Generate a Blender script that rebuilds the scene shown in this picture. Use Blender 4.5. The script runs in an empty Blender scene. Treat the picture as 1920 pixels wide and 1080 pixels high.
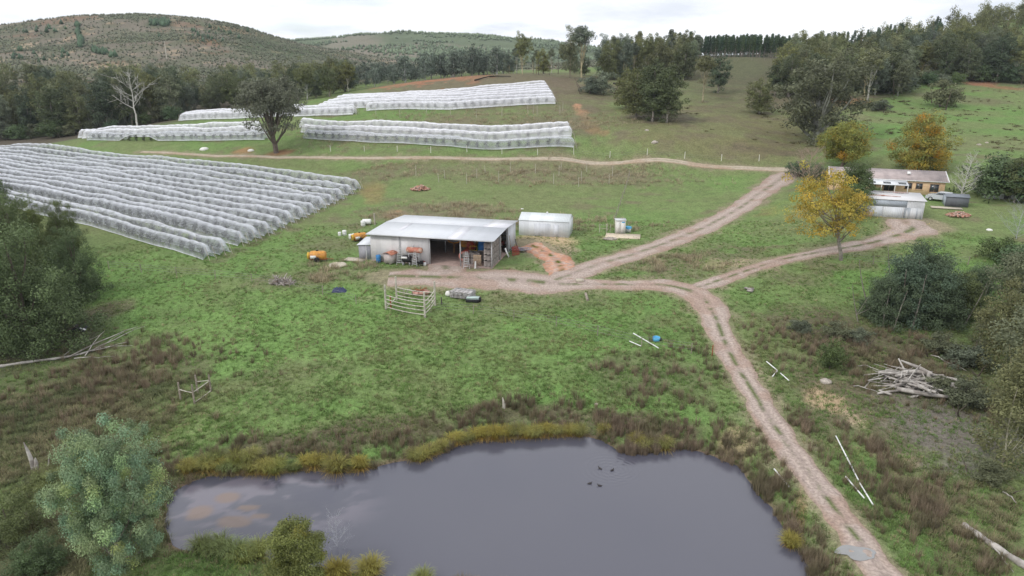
import bpy, math, random
import numpy as np
from mathutils import Vector, Matrix

# ------------------------------------------------------------------ camera, sky, sun, exposure
S = bpy.context.scene
COL = S.collection
CAMZ, PITCH, FPX = 26.0, math.radians(17.8), 1280.0
cam_data = bpy.data.cameras.new('camera'); cam = bpy.data.objects.new('camera', cam_data); COL.objects.link(cam)
cam.location = (0, 0, CAMZ); cam.rotation_euler = (math.pi/2 - PITCH, 0, 0)
cam_data.sensor_width = 36; cam_data.lens = 24; cam_data.clip_start = 0.5; cam_data.clip_end = 9000
S.camera = cam

W = bpy.data.worlds.new("World"); S.world = W; W.use_nodes = True
wn, wl = W.node_tree.nodes, W.node_tree.links
wn.clear()
wo = wn.new('ShaderNodeOutputWorld'); wb = wn.new('ShaderNodeBackground'); wl.new(wb.outputs[0], wo.inputs[0])
sky = wn.new('ShaderNodeTexSky'); sky.sky_type = 'NISHITA'; sky.sun_disc = False
SUN_EL, SUN_ROT = math.radians(42), math.radians(235)
sky.sun_elevation = SUN_EL; sky.sun_rotation = SUN_ROT; sky.altitude = 500
wb.inputs['Strength'].default_value = 0.1
tc = wn.new('ShaderNodeTexCoord'); sep = wn.new('ShaderNodeSeparateXYZ'); wl.new(tc.outputs['Generated'], sep.inputs[0])
# clouds: a nearly closed deck, flattened towards the horizon
mz = wn.new('ShaderNodeMath'); mz.operation = 'MAXIMUM'; mz.inputs[1].default_value = 0.0; wl.new(sep.outputs['Z'], mz.inputs[0])
az_ = wn.new('ShaderNodeMath'); az_.operation = 'ADD'; az_.inputs[1].default_value = 0.16; wl.new(mz.outputs[0], az_.inputs[0])
dx = wn.new('ShaderNodeMath'); dx.operation = 'DIVIDE'; wl.new(sep.outputs['X'], dx.inputs[0]); wl.new(az_.outputs[0], dx.inputs[1])
dy = wn.new('ShaderNodeMath'); dy.operation = 'DIVIDE'; wl.new(sep.outputs['Y'], dy.inputs[0]); wl.new(az_.outputs[0], dy.inputs[1])
cb = wn.new('ShaderNodeCombineXYZ'); wl.new(dx.outputs[0], cb.inputs[0]); wl.new(dy.outputs[0], cb.inputs[1])
n1 = wn.new('ShaderNodeTexNoise'); n1.inputs['Scale'].default_value = 0.9; n1.inputs['Detail'].default_value = 5; n1.inputs['Roughness'].default_value = 0.55
wl.new(cb.outputs[0], n1.inputs['Vector'])
r1 = wn.new('ShaderNodeValToRGB'); r1.color_ramp.elements[0].position = 0.36; r1.color_ramp.elements[0].color = (8.6, 9.1, 9.9, 1)
r1.color_ramp.elements[1].position = 0.52; r1.color_ramp.elements[1].color = (11.4, 11.6, 11.9, 1)
wl.new(n1.outputs['Fac'], r1.inputs[0])
n2 = wn.new('ShaderNodeTexNoise'); n2.inputs['Scale'].default_value = 0.55; n2.inputs['Detail'].default_value = 4
ad = wn.new('ShaderNodeVectorMath'); ad.operation = 'ADD'; ad.inputs[1].default_value = (7.3, 3.1, 0); wl.new(cb.outputs[0], ad.inputs[0]); wl.new(ad.outputs[0], n2.inputs['Vector'])
r2 = wn.new('ShaderNodeValToRGB'); r2.color_ramp.elements[0].position = 0.60; r2.color_ramp.elements[0].color = (0, 0, 0, 1)
r2.color_ramp.elements[1].position = 0.72; r2.color_ramp.elements[1].color = (0.6, 0.6, 0.6, 1)
wl.new(n2.outputs['Fac'], r2.inputs[0])
sk2 = wn.new('ShaderNodeVectorMath'); sk2.operation = 'SCALE'; sk2.inputs['Scale'].default_value = 1.6; wl.new(sky.outputs[0], sk2.inputs[0])
mx = wn.new('ShaderNodeMixRGB'); wl.new(r2.outputs[0], mx.inputs[0]); wl.new(r1.outputs[0], mx.inputs[1]); wl.new(sk2.outputs[0], mx.inputs[2])
wl.new(mx.outputs[0], wb.inputs['Color'])

sd = bpy.data.lights.new('sun', 'SUN'); sd.energy = 1.45; sd.angle = math.radians(12); sd.color = (1, 0.96, 0.9)
sun = bpy.data.objects.new('sun', sd); COL.objects.link(sun)
sun.rotation_euler = (math.pi/2 - SUN_EL, 0, math.pi - SUN_ROT)
S.view_settings.view_transform = 'Standard'; S.view_settings.look = 'None'; S.view_settings.exposure = 0.06; S.view_settings.gamma = 1
S.render.engine = 'CYCLES'
S.cycles.max_bounces = 6; S.cycles.diffuse_bounces = 3; S.cycles.transparent_max_bounces = 16
S.cycles.use_adaptive_sampling = True

# ------------------------------------------------------------------ numbers
CP, SP = math.cos(PITCH), math.sin(PITCH)
def slope(v):
    b = (540 - v)/FPX
    return (-SP + b*CP)/(CP + b*SP)
def at_y(u, v, Y):
    b = (540 - v)/FPX; t = Y/(CP + b*SP)
    return ((u - 960)/FPX*t, Y, CAMZ + slope(v)*Y)
def at_z(u, v, z):
    return at_y(u, v, (z - CAMZ)/slope(v))
RNG = np.random.default_rng(7)
random.seed(7)

def _hash(ix, iy, seed):
    h = (ix*374761393 + iy*668265263 + seed*974711) & 0xffffffff
    h = ((h ^ (h >> 13))*1274126177) & 0xffffffff
    return ((h ^ (h >> 16)) & 0xffff)/65535.0
def vnoise(x, y, seed=0):
    x = np.asarray(x, float); y = np.asarray(y, float)
    ix = np.floor(x).astype(np.int64); iy = np.floor(y).astype(np.int64)
    fx = x - ix; fy = y - iy; fx = fx*fx*(3 - 2*fx); fy = fy*fy*(3 - 2*fy)
    a = _hash(ix, iy, seed); b = _hash(ix+1, iy, seed); c = _hash(ix, iy+1, seed); d = _hash(ix+1, iy+1, seed)
    return (a*(1-fx) + b*fx)*(1-fy) + (c*(1-fx) + d*fx)*fy
def fbm(x, y, seed=0, oct=4):
    s = 0; a = 0.5; t = 0
    for i in range(oct):
        s = s + a*vnoise(x*2**i, y*2**i, seed+i*17); t += a; a *= 0.5
    return s/t
def sstep(a, b, x):
    t = np.clip((x - a)/(b - a), 0, 1); return t*t*(3 - 2*t)

# ------------------------------------------------------------------ terrain height
ZP = [ # u, v, z
(-300,1080,-3.4),(0,1080,-3.4),(0,900,-3.6),(0,760,-3.4),(0,690,-2.9),(200,850,-3.2),(300,780,-2.7),(330,880,-3.5),(500,860,-3.3),
(500,780,-2.4),(700,820,-3.2),(700,760,-2.2),(900,800,-3.2),(900,740,-2.0),(1100,790,-3.2),(1100,720,-1.8),(1250,820,-3.3),
(1250,740,-2.0),(1400,800,-2.6),(1350,700,-1.9),(1480,880,-2.8),(1600,1000,-2.9),(1660,1080,-2.9),(1800,1060,-3.7),(2000,1100,-4),
(1700,870,-3.6),(1900,900,-3.5),(2100,900,-3),(1750,720,-2.8),(1520,720,-2.2),(1550,620,-1.2),(1750,600,-1.7),(1900,620,-1.8),(2150,600,-1),
(0,600,-1.8),(-300,600,-1.8),(200,620,-2),(250,540,-.3),(500,600,-1.2),(500,530,-.3),(400,490,0),(700,600,-1.2),(900,600,-1),(1100,600,-1),(1300,560,-.5),
(700,490,0),(950,505,0),(870,520,0),(600,480,0),(1100,530,-.1),(1040,470,.3),(1200,450,.6),(1300,420,1.2),(700,410,.7),(1000,430,.6),
(1320,480,.7),(1500,470,1.5),(1600,460,2.2),(1700,430,3),(1800,430,3.2),(1900,430,3.2),(1650,510,.8),(1850,490,1.8),(2150,450,4),
(1560,365,4.3),(1700,368,4.8),(1780,370,5),(1900,370,5),(2150,360,6),(1470,325,4.5),(1400,380,2.5),(1300,350,2.8),(1100,350,2.8),(1100,400,1.2),
(900,350,2.8),(900,390,1.5),(760,355,2.5),(681,357,2),(556,420,.8),(634,382,1.5),(170,437,1.1),(0,400,1.5),(-300,390,1.5),(300,350,2.5),(100,350,2.6),(450,335,3.0),
(400,293,5.2),(700,297,6),(900,299,6.0),(1100,302,5.6),(1300,308,5.6),(250,284,5.2),(-500,900,-3.4),(-500,1200,-3.4),(900,1150,-4.2),(2200,1200,-4)]
YP = [ # u, v, Y
(200,285,183),(0,286,195),(-300,286,200),(150,262,200),(330,262,190),(500,262,180),(570,258,180),(700,265,172),(820,273,166),(1080,277,163),
(900,235,184),(700,225,192),(1060,230,184),(700,210,200),(1040,195,206),(850,205,200),(580,215,205),(340,225,228),(450,222,216),(1040,166,232),(800,176,238),(600,190,240),(400,215,236),
(960,140,265),(750,160,262),(650,175,268),(0,262,238),(150,258,225),(-300,262,240),(0,200,330),(400,185,330),(200,195,330),(600,158,360),(800,140,380),(900,130,400),(1050,130,400),
(1150,150,265),(1100,137,300),(1200,230,180),(1300,200,205),(1250,270,160),(1120,200,205),(1400,250,172),(1500,262,172),(1600,278,158),(1700,250,172),
(1850,300,142),(1850,230,185),(1850,168,235),(1700,150,255),(1600,190,215),(1450,150,258),(1400,107,330),(1250,120,320),(1550,120,320),(1700,118,320),(1900,118,320),
(1900,60,400),(1900,36,450),(1750,84,420),(1600,103,420),(1400,103,480),(1250,107,480),(2200,10,450),(2200,150,240),(2200,250,180),(2500,20,450),
(0,128,420),(-300,135,420),(200,128,430),(400,122,440),(600,128,470),(750,128,500),(0,90,520),(200,80,520),(400,85,520),(560,108,540),
(1000,122,800),(800,122,760),(650,118,800),(1150,118,800),(700,96,1000),(900,100,1000),(1050,104,1050)]
for u, v in [(-500,95),(-350,85),(-200,72),(-100,56),(0,44),(90,34),(185,28),(260,27),(330,29),(400,38),(450,50),(500,66),(545,78),(620,92),(700,106),(780,118)]:
    YP.append((u, v, 660)); YP.append((u, v + 12, 610))
for u, v in [(480,88),(560,78),(640,71),(720,67),(790,65),(850,65),(920,68),(980,73),(1040,81),(1100,90),(1180,100),(1260,112)]:
    YP.append((u, v, 1300))
C3 = [at_z(*p) for p in ZP] + [at_y(*p) for p in YP]
for u in range(-500, 800, 160): C3.append(at_y(u, 100, 900)[:2] + (30.0,))
for u in range(900, 2600, 170): C3.append(at_y(u, 100, 800)[:2] + (26.0,))
for u in range(-500, 2600, 200): C3.append(at_y(u, 100, 1900)[:2] + (25.0,)); C3.append(at_y(u, 100, 3000)[:2] + (20.0,))
for a in (-110, -85, -60, 60, 85, 110):
    for r, z in ((15,-4),(40,-3.6),(90,-1),(180,4),(320,16),(600,40),(1200,50),(3000,20)):
        C3.append((r*math.sin(math.radians(a)), r*math.cos(math.radians(a)), z))
for a in (-30, 0, 30): C3.append((12*math.sin(math.radians(a)), 12*math.cos(math.radians(a)), -4.2))
C3 = np.array(C3)
CA = np.arctan2(C3[:,0], C3[:,1]); CL = np.log(np.hypot(C3[:,0], C3[:,1]))
EPS = 0.045
def _k(a, l): return np.sqrt((a[:,None]-CA)**2 + (l[:,None]-CL)**2 + EPS**2)
_K = _k(CA, CL); _n = len(CA)
_A = np.zeros((_n+1, _n+1)); _A[:_n,:_n] = _K - 0.002*np.eye(_n); _A[:_n,_n] = 1; _A[_n,:_n] = 1
WGT = np.linalg.solve(_A, np.append(C3[:,2], 0))

WATER = -4.0
POND_PX = [(322,1020),(316,960),(328,918),(360,897),(440,893),(520,893),(575,880),(640,892),(695,885),(738,862),(780,866),(832,858),(852,838),(900,829),
(960,826),(1040,823),(1095,816),(1125,826),(1155,850),(1200,858),(1250,846),(1290,840),(1335,857),(1382,872),(1402,905),(1425,935),(1462,968),(1478,1010),
(1502,1045),(1520,1090),(1480,1130),(1200,1140),(950,1110),(800,1092),(700,1082),(620,1064),(500,1046),(420,1040),(360,1034)]
POND = np.array([at_z(u, v, WATER)[:2] for u, v in POND_PX])
# soften the outline a little
def densify(P, step=0.6, closed=True):
    out = []
    n = len(P)
    for i in range(n if closed else n-1):
        a, b = P[i], P[(i+1) % n]; m = max(1, int(np.linalg.norm(b-a)/step))
        for k in range(m): out.append(a + (b-a)*k/m)
    if not closed: out.append(P[-1])
    return np.array(out)
PD = densify(POND, 0.8)
for _ in range(2): PD = (np.roll(PD,1,0) + 2*PD + np.roll(PD,-1,0))/4
PD = PD + np.stack([fbm(PD[:,0]*.9, PD[:,1]*.9, 5, 3)-.5, fbm(PD[:,0]*.9, PD[:,1]*.9, 9, 3)-.5], 1)*0.9
def pond_sd(x, y):
    x = np.asarray(x, float).ravel(); y = np.asarray(y, float).ravel()
    d = np.full(x.shape, 99.0)
    m = (np.abs(x - 0) < 45) & (y > 15) & (y < 65)
    xs, ys = x[m], y[m]
    if len(xs):
        A = PD; B = np.roll(PD, -1, 0)
        best = np.full(xs.shape, 1e9); ins = np.zeros(xs.shape, bool)
        for a, b in zip(A, B):
            ab = b - a; L = ab @ ab + 1e-9
            t = np.clip(((xs-a[0])*ab[0] + (ys-a[1])*ab[1])/L, 0, 1)
            dd = (xs-a[0]-t*ab[0])**2 + (ys-a[1]-t*ab[1])**2
            best = np.minimum(best, dd)
            c = ((a[1] > ys) != (b[1] > ys)) & (xs < (b[0]-a[0])*(ys-a[1])/(b[1]-a[1]+1e-12) + a[0])
            ins ^= c
        best = np.sqrt(best); d[m] = np.where(ins, -best, best)
    return d
# levelled pads for the buildings: x, y, radius, z
PADS = [(-10,98,11.5,0.0),(-4,97,9,0.0),(-16,100,9,0.0),(5.5,106.5,6.0,0.62),(64,126,9,4.8),(73,123,8.5,4.8),(60.5,108.5,6.2,3.95),(84,112,7,4.6)]
def h_raw(x, y):
    x = np.asarray(x, float).ravel(); y = np.asarray(y, float).ravel()
    r = np.hypot(x, y); a = np.arctan2(x, y); l = np.log(np.maximum(r, 8))
    z = np.empty(len(x))
    for i in range(0, len(x), 20000):
        z[i:i+20000] = _k(a[i:i+20000], l[i:i+20000]) @ WGT[:_n] + WGT[_n]
    amp = 0.12 + 0.10*sstep(40, 120, r) + 2.2*sstep(300, 700, r) + 3*sstep(800, 1300, r)
    z += (fbm(x/7, y/7, 3, 3) - .5)*np.minimum(amp, .3)*1.4 + (fbm(x/60, y/60, 11, 4) - .5)*np.maximum(amp - .25, 0)*2.4
    z += (fbm(x/1.3, y/1.3, 31, 2) - .5)*0.10*(1 - sstep(60, 160, r))
    for px, py, pr, pz in PADS:
        w = 1 - sstep(pr*0.8, pr*1.5, np.hypot(x-px, y-py)); z = z*(1-w) + pz*w
    s = pond_sd(x, y)
    z = np.where(s < 90, np.where(s > 0, (WATER - .05 + .32*s)*(1 - sstep(0, 3.5, s)) + np.maximum(z, WATER+.35)*sstep(0, 3.5, s), WATER - .05 + np.maximum(.45*s, -1.6)), z)
    return z
NA, NR = 900, 760
A0, A1 = math.radians(-100), math.radians(100)
# azimuths: dense inside the view, coarse outside
tt = np.linspace(-1, 1, NA); AZ = np.radians(46)*tt + np.radians(60)*tt**7
LR = np.linspace(math.log(9), math.log(4200), NR)
GA, GL = np.meshgrid(AZ, LR)
GX, GY = np.exp(GL)*np.sin(GA), np.exp(GL)*np.cos(GA)
GZ = h_raw(GX.ravel(), GY.ravel()).reshape(GX.shape)
def hgt(x, y):
    sc = np.ndim(x) == 0
    x = np.atleast_1d(np.asarray(x, float)); y = np.atleast_1d(np.asarray(y, float))
    a = np.arctan2(x, y); l = np.log(np.maximum(np.hypot(x, y), 9.01))
    ia = np.clip(np.interp(a, AZ, np.arange(NA)), 0, NA-1.001); il = np.clip((l - LR[0])/(LR[1]-LR[0]), 0, NR-1.001)
    i0 = ia.astype(int); j0 = il.astype(int); fa = ia - i0; fl = il - j0
    z = (GZ[j0,i0]*(1-fa) + GZ[j0,i0+1]*fa)*(1-fl) + (GZ[j0+1,i0]*(1-fa) + GZ[j0+1,i0+1]*fa)*fl
    return float(z[0]) if sc else z
def gp(u, v, ymin=30.0, ymax=1400.0):
    """first point of the ground along the ray of a pixel"""
    b = (540 - v)/FPX
    Y = np.exp(np.linspace(math.log(ymin), math.log(ymax), 2500)); t = Y/(CP + b*SP)
    X = (u - 960)/FPX*t; Z = CAMZ + slope(v)*Y
    g = hgt(X, Y); k = np.argmax(g >= Z)
    if g[k] < Z[k]: k = len(Y)-1
    return Vector((float(X[k]), float(Y[k]), float(g[k])))
def depth(p): return p[1]*CP + (CAMZ - p[2])*SP
def px_m(p): return depth(p)/FPX        # metres per photo pixel at p

# ------------------------------------------------------------------ materials
MATS = {}
def mat(name, col, rough=.8, var=.25, scale=3.0, bump=0.0, metal=0.0, col2=None, mixpos=(.45,.62), stretch=None, attr=False, inst=0.0, spec=.3, transl=0.0, alpha=None):
    if name in MATS: return MATS[name]
    m = bpy.data.materials.new(name); m.use_nodes = True; nt = m.node_tree; N, L = nt.nodes, nt.links
    p = N['Principled BSDF']; p.inputs['Roughness'].default_value = rough; p.inputs['Metallic'].default_value = metal
    p.inputs['Specular IOR Level'].default_value = spec
    tcn = N.new('ShaderNodeTexCoord'); mp = N.new('ShaderNodeMapping'); L.new(tcn.outputs['Object'], mp.inputs[0])
    if stretch: mp.inputs['Scale'].default_value = stretch
    no = N.new('ShaderNodeTexNoise'); no.inputs['Scale'].default_value = scale; no.inputs['Detail'].default_value = 5; no.inputs['Roughness'].default_value = .6
    L.new(mp.outputs[0], no.inputs['Vector'])
    mr = N.new('ShaderNodeMapRange'); mr.inputs[1].default_value = .3; mr.inputs[2].default_value = .7; mr.inputs[3].default_value = 1-var; mr.inputs[4].default_value = 1+var
    L.new(no.outputs['Fac'], mr.inputs[0])
    base = N.new('ShaderNodeMixRGB'); base.inputs[1].default_value = (*col, 1); base.inputs[2].default_value = (*(col2 or col), 1)
    if col2:
        n3 = N.new('ShaderNodeTexNoise'); n3.inputs['Scale'].default_value = scale*.6; n3.inputs['Detail'].default_value = 6
        ad3 = N.new('ShaderNodeVectorMath'); ad3.inputs[1].default_value = (13, 5, 2); L.new(mp.outputs[0], ad3.inputs[0]); L.new(ad3.outputs[0], n3.inputs['Vector'])
        cr = N.new('ShaderNodeMapRange'); cr.inputs[1].default_value = mixpos[0]; cr.inputs[2].default_value = mixpos[1]; L.new(n3.outputs['Fac'], cr.inputs[0])
        L.new(cr.outputs[0], base.inputs[0])
    else: base.inputs[0].default_value = 0
    src = base.outputs[0]
    sc = N.new('ShaderNodeVectorMath'); sc.operation = 'SCALE'; L.new(src, sc.inputs[0]); L.new(mr.outputs[0], sc.inputs['Scale']); src = sc.outputs[0]
    if attr:
        at = N.new('ShaderNodeAttribute'); at.attribute_name = 'tint'
        mu = N.new('ShaderNodeVectorMath'); mu.operation = 'MULTIPLY'; L.new(src, mu.inputs[0]); L.new(at.outputs['Color'], mu.inputs[1]); src = mu.outputs[0]
    if inst:
        oi = N.new('ShaderNodeObjectInfo'); m2 = N.new('ShaderNodeMapRange'); m2.inputs[3].default_value = 1-inst; m2.inputs[4].default_value = 1+inst; L.new(oi.outputs['Random'], m2.inputs[0])
        s2 = N.new('ShaderNodeVectorMath'); s2.operation = 'SCALE'; L.new(src, s2.inputs[0]); L.new(m2.outputs[0], s2.inputs['Scale']); src = s2.outputs[0]
        fr = N.new('ShaderNodeMath'); fr.operation = 'MULTIPLY'; fr.inputs[1].default_value = 7.31; L.new(oi.outputs['Random'], fr.inputs[0]); f3 = N.new('ShaderNodeMath'); f3.operation = 'FRACT'; L.new(fr.outputs[0], f3.inputs[0])
        hu = N.new('ShaderNodeMixRGB'); hu.inputs[1].default_value = (1.12,1.06,.72,1); hu.inputs[2].default_value = (.86,.98,1.08,1); L.new(f3.outputs[0], hu.inputs[0]); m4 = N.new('ShaderNodeVectorMath'); m4.operation = 'MULTIPLY'; L.new(src, m4.inputs[0]); L.new(hu.outputs[0], m4.inputs[1]); src = m4.outputs[0]
    L.new(src, p.inputs['Base Color'])
    if bump:
        b = N.new('ShaderNodeBump'); b.inputs['Strength'].default_value = bump; b.inputs['Distance'].default_value = .05; L.new(no.outputs['Fac'], b.inputs['Height']); L.new(b.outputs[0], p.inputs['Normal'])
    out = N['Material Output']; sh = p.outputs[0]
    if transl:
        tr = N.new('ShaderNodeBsdfTranslucent'); L.new(src, tr.inputs[0]); mxs = N.new('ShaderNodeMixShader'); mxs.inputs[0].default_value = transl
        L.new(sh, mxs.inputs[1]); L.new(tr.outputs[0], mxs.inputs[2]); sh = mxs.outputs[0]
    if alpha is not None:
        tp = N.new('ShaderNodeBsdfTransparent'); mxs = N.new('ShaderNodeMixShader')
        va = N.new('ShaderNodeMapRange'); va.inputs[1].default_value = .3; va.inputs[2].default_value = .7; va.inputs[3].default_value = alpha-.12; va.inputs[4].default_value = alpha+.12
        L.new(no.outputs['Fac'], va.inputs[0]); L.new(va.outputs[0], mxs.inputs[0]); L.new(tp.outputs[0], mxs.inputs[1]); L.new(sh, mxs.inputs[2]); sh = mxs.outputs[0]
    L.new(sh, out.inputs['Surface'])
    MATS[name] = m; return m

# ------------------------------------------------------------------ mesh helpers
class MB:
    def __init__(s): s.v = []; s.f = []; s.n = 0; s.t = []; s.hast = False
    def add(s, V, F, tint=None):
        V = np.asarray(V, float).reshape(-1, 3); s.v.append(V)
        F = np.asarray(F, dtype=np.int64)
        s.f.append(F + s.n); s.n += len(V)
        if tint is None: tint = np.ones((len(V), 3))
        else: s.hast = True; tint = np.broadcast_to(np.asarray(tint, float), (len(V), 3))
        s.t.append(tint); return s
    def box(s, c, d, rot=None, tint=None):
        c = np.array(c, float); d = np.array(d, float)/2
        P = np.array([[x,y,z] for x in (-1,1) for y in (-1,1) for z in (-1,1)], float)*d
        if rot is not None: P = P @ np.array(rot.to_3x3() if hasattr(rot,'to_3x3') else rot).T
        F = [[0,1,3,2],[4,6,7,5],[0,4,5,1],[2,3,7,6],[0,2,6,4],[1,5,7,3]]
        return s.add(P + c, F, tint)
    def tube(s, pts, rad, n=6, tint=None, cap=True):
        pts = np.array(pts, float); m = len(pts); rad = np.broadcast_to(np.asarray(rad, float), (m,))
        T = np.gradient(pts, axis=0); T /= np.linalg.norm(T, axis=1)[:,None] + 1e-9
        up = np.array([0,0,1.0]); 
        if abs(T[0] @ up) > .9: up = np.array([1.0,0,0])
        U = np.cross(T, up); U /= np.linalg.norm(U, axis=1)[:,None] + 1e-9; Wv = np.cross(T, U)
        a = np.linspace(0, 2*math.pi, n, endpoint=False)
        V = pts[:,None,:] + rad[:,None,None]*(np.cos(a)[None,:,None]*U[:,None,:] + np.sin(a)[None,:,None]*Wv[:,None,:])
        i, j = np.meshgrid(np.arange(m-1), np.arange(n), indexing='ij'); j2 = (j+1) % n
        F = np.stack([i*n+j, i*n+j2, (i+1)*n+j2, (i+1)*n+j], -1).reshape(-1, 4)
        s.add(V.reshape(-1,3), F, tint)
        if cap:
            for k, ring in ((0, V[0]), (m-1, V[-1])):
                c = ring.mean(0); Vv = np.vstack([ring, c[None]])
                s.add(Vv, [[q, (q+1) % n, n, n] for q in range(n)], tint)
        return s
    def cyl(s, p0, p1, r0, r1=None, n=12, tint=None): return s.tube([p0, p1], [r0, r0 if r1 is None else r1], n, tint)
    def quad(s, a, b, c, d, tint=None): return s.add([a,b,c,d], [[0,1,2,3]], tint)
    def sheet(s, a, b, c, d, th=.03):
        a, b, c, d = [np.array(q, float) for q in (a,b,c,d)]; n = np.cross(b-a, d-a); n = n/np.linalg.norm(n)*th
        V = [a,b,c,d,a-n,b-n,c-n,d-n]
        return s.add(V, [[0,1,2,3],[7,6,5,4],[0,4,5,1],[1,5,6,2],[2,6,7,3],[3,7,4,0]])
    def lathe(s, prof, n=16, c=(0,0,0), axis='z', tint=None):
        a = np.linspace(0, 2*math.pi, n, endpoint=False); V = []
        for r, z in prof:
            for q in a:
                p = (r*math.cos(q), r*math.sin(q), z)
                if axis == 'x': p = (p[2], p[0], p[1])
                if axis == 'y': p = (p[0], p[2], p[1])
                V.append(np.array(p) + np.array(c))
        F = [[i*n+j, i*n+(j+1)%n, (i+1)*n+(j+1)%n, (i+1)*n+j] for i in range(len(prof)-1) for j in range(n)]
        return s.add(V, F, tint)
    def build(s, name, m, parent=None, smooth=False):
        V = np.concatenate(s.v); F = np.concatenate([f if f.shape[1] == 4 else np.hstack([f, f[:, -1:]]) for f in s.f])
        me = bpy.data.meshes.new(name); o = bpy.data.objects.new(name, me)
        tri = F[:,2] == F[:,3]
        cnt = np.where(tri, 3, 4); st = np.concatenate([[0], np.cumsum(cnt)[:-1]])
        idx = np.empty(cnt.sum(), np.int32)
        for k in range(3): idx[st+k] = F[:,k]
        q = ~tri; idx[st[q]+3] = F[q,3]
        me.vertices.add(len(V)); me.vertices.foreach_set('co', V.astype(np.float32).ravel())
        me.loops.add(len(idx)); me.loops.foreach_set('vertex_index', idx)
        me.polygons.add(len(F)); me.polygons.foreach_set('loop_start', st.astype(np.int32)); me.polygons.foreach_set('loop_total', cnt.astype(np.int32))
        if smooth: me.polygons.foreach_set('use_smooth', np.ones(len(F), bool))
        if s.hast:
            T = np.concatenate(s.t); ca = me.color_attributes.new('tint', 'FLOAT_COLOR', 'POINT')
            ca.data.foreach_set('color', np.hstack([T, np.ones((len(T),1))]).astype(np.float32).ravel())
        me.update(calc_edges=True); me.validate()
        if m: me.materials.append(m)
        COL.objects.link(o)
        if parent is not None: o.parent = parent
        return o
def tag(o, label=None, cat=None, group=None, kind=None):
    if label: o['label'] = label
    if cat: o['category'] = cat
    if group: o['group'] = group
    if kind: o['kind'] = kind
    return o
def thing(name, label, cat, loc=(0,0,0), rotz=0.0, group=None, scale=None):
    o = bpy.data.objects.new(name, None); COL.objects.link(o); o.location = loc; o.rotation_euler = (0,0,rotz); o.empty_display_size = .3
    if scale is not None: o.scale = scale
    return tag(o, label, cat, group)
KIDS = {}
def dup(root, loc, rotz=0.0, scale=None, label=None, group=None, tilt=(0,0)):
    r = root.copy(); COL.objects.link(r); r.location = loc; r.rotation_euler = (tilt[0], tilt[1], rotz)
    if scale is not None: r.scale = scale
    if label: r['label'] = label
    if group: r['group'] = group
    def rec(src, dst):
        for ch in KIDS.get(src.name, src.children):
            c = ch.copy(); COL.objects.link(c); c.parent = dst; rec(ch, c)
    rec(root, r); return r
# ------------------------------------------------------------------ ground colour (what the ground is made of, per vertex)
gx, gy = GX.ravel(), GY.ravel(); ga, gl = GA.ravel(), GL.ravel(); gr = np.exp(gl)
LUSH = np.array([.135,.230,.068]); OLIVE = np.array([.175,.195,.090]); DRY = np.array([.175,.150,.098]); BROWN = np.array([.150,.120,.085])
RED = np.array([.42,.19,.11]); PINK = np.array([.46,.33,.27]); SAND = np.array([.50,.37,.24]); LITTER = np.array([.105,.088,.068]); SCRUB = np.array([.085,.085,.048]); PALE = np.array([.55,.43,.30])
HILLB = np.array([.155,.138,.108]); HILLG = np.array([.115,.14,.08]); PINEG = np.array([.05,.09,.035])
n_a = fbm(gx/9, gy/9, 21, 5); n_b = fbm(gx/2.2, gy/2.2, 41, 4); n_c = fbm(gx/40, gy/40, 61, 4); n_f = fbm(gx/.9, gy/.9, 171, 3)
GC = np.empty((len(gx), 3)); GC[:] = LUSH
def paint(col, m):
    global GC
    m = np.clip(m, 0, 1)[:,None]; GC = GC*(1-m) + col*m
n_d = fbm(gx/4.5, gy/3.0, 141, 5); n_e = fbm(gx/16, gy/9, 151, 4)
paint(OLIVE, sstep(.42,.66, n_a)*.6)
paint(DRY, sstep(.54,.80, n_b)*.22)
paint(DRY*.95, sstep(.56,.72, n_d)*sstep(.42,.6,n_e)*.9*sstep(80,105,gr)*(1-sstep(200,260,gr)))
paint(LUSH*1.2, sstep(.52,.7, n_e)*.4*(1-sstep(.5,.6,n_d)))
paint(OLIVE, sstep(85,140,gr)*.25)
def blob(u, v, ru, rv, soft=.35, nz=.8, rot=0.0):
    """soft mask 0..1 of an oval patch on the ground whose place is read from photo pixel (u,v)"""
    p = gp(u, v); a0 = math.atan2(p.x, p.y); l0 = math.log(math.hypot(p.x, p.y))
    da = ru/1330.0
    p1, p2 = gp(u, v-rv), gp(u, v+rv); dl = max(.5*(math.log(math.hypot(p1.x,p1.y)) - math.log(math.hypot(p2.x,p2.y))), .01)
    a, l = (ga-a0)/da, (gl-l0)/dl
    if rot: a, l = a*math.cos(rot)+l*math.sin(rot), l*math.cos(rot)-a*math.sin(rot)
    d = np.sqrt(a*a + l*l) + (n_b-.5)*nz + (n_a-.5)*nz
    return 1 - sstep(1-soft, 1+soft, d)
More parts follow.
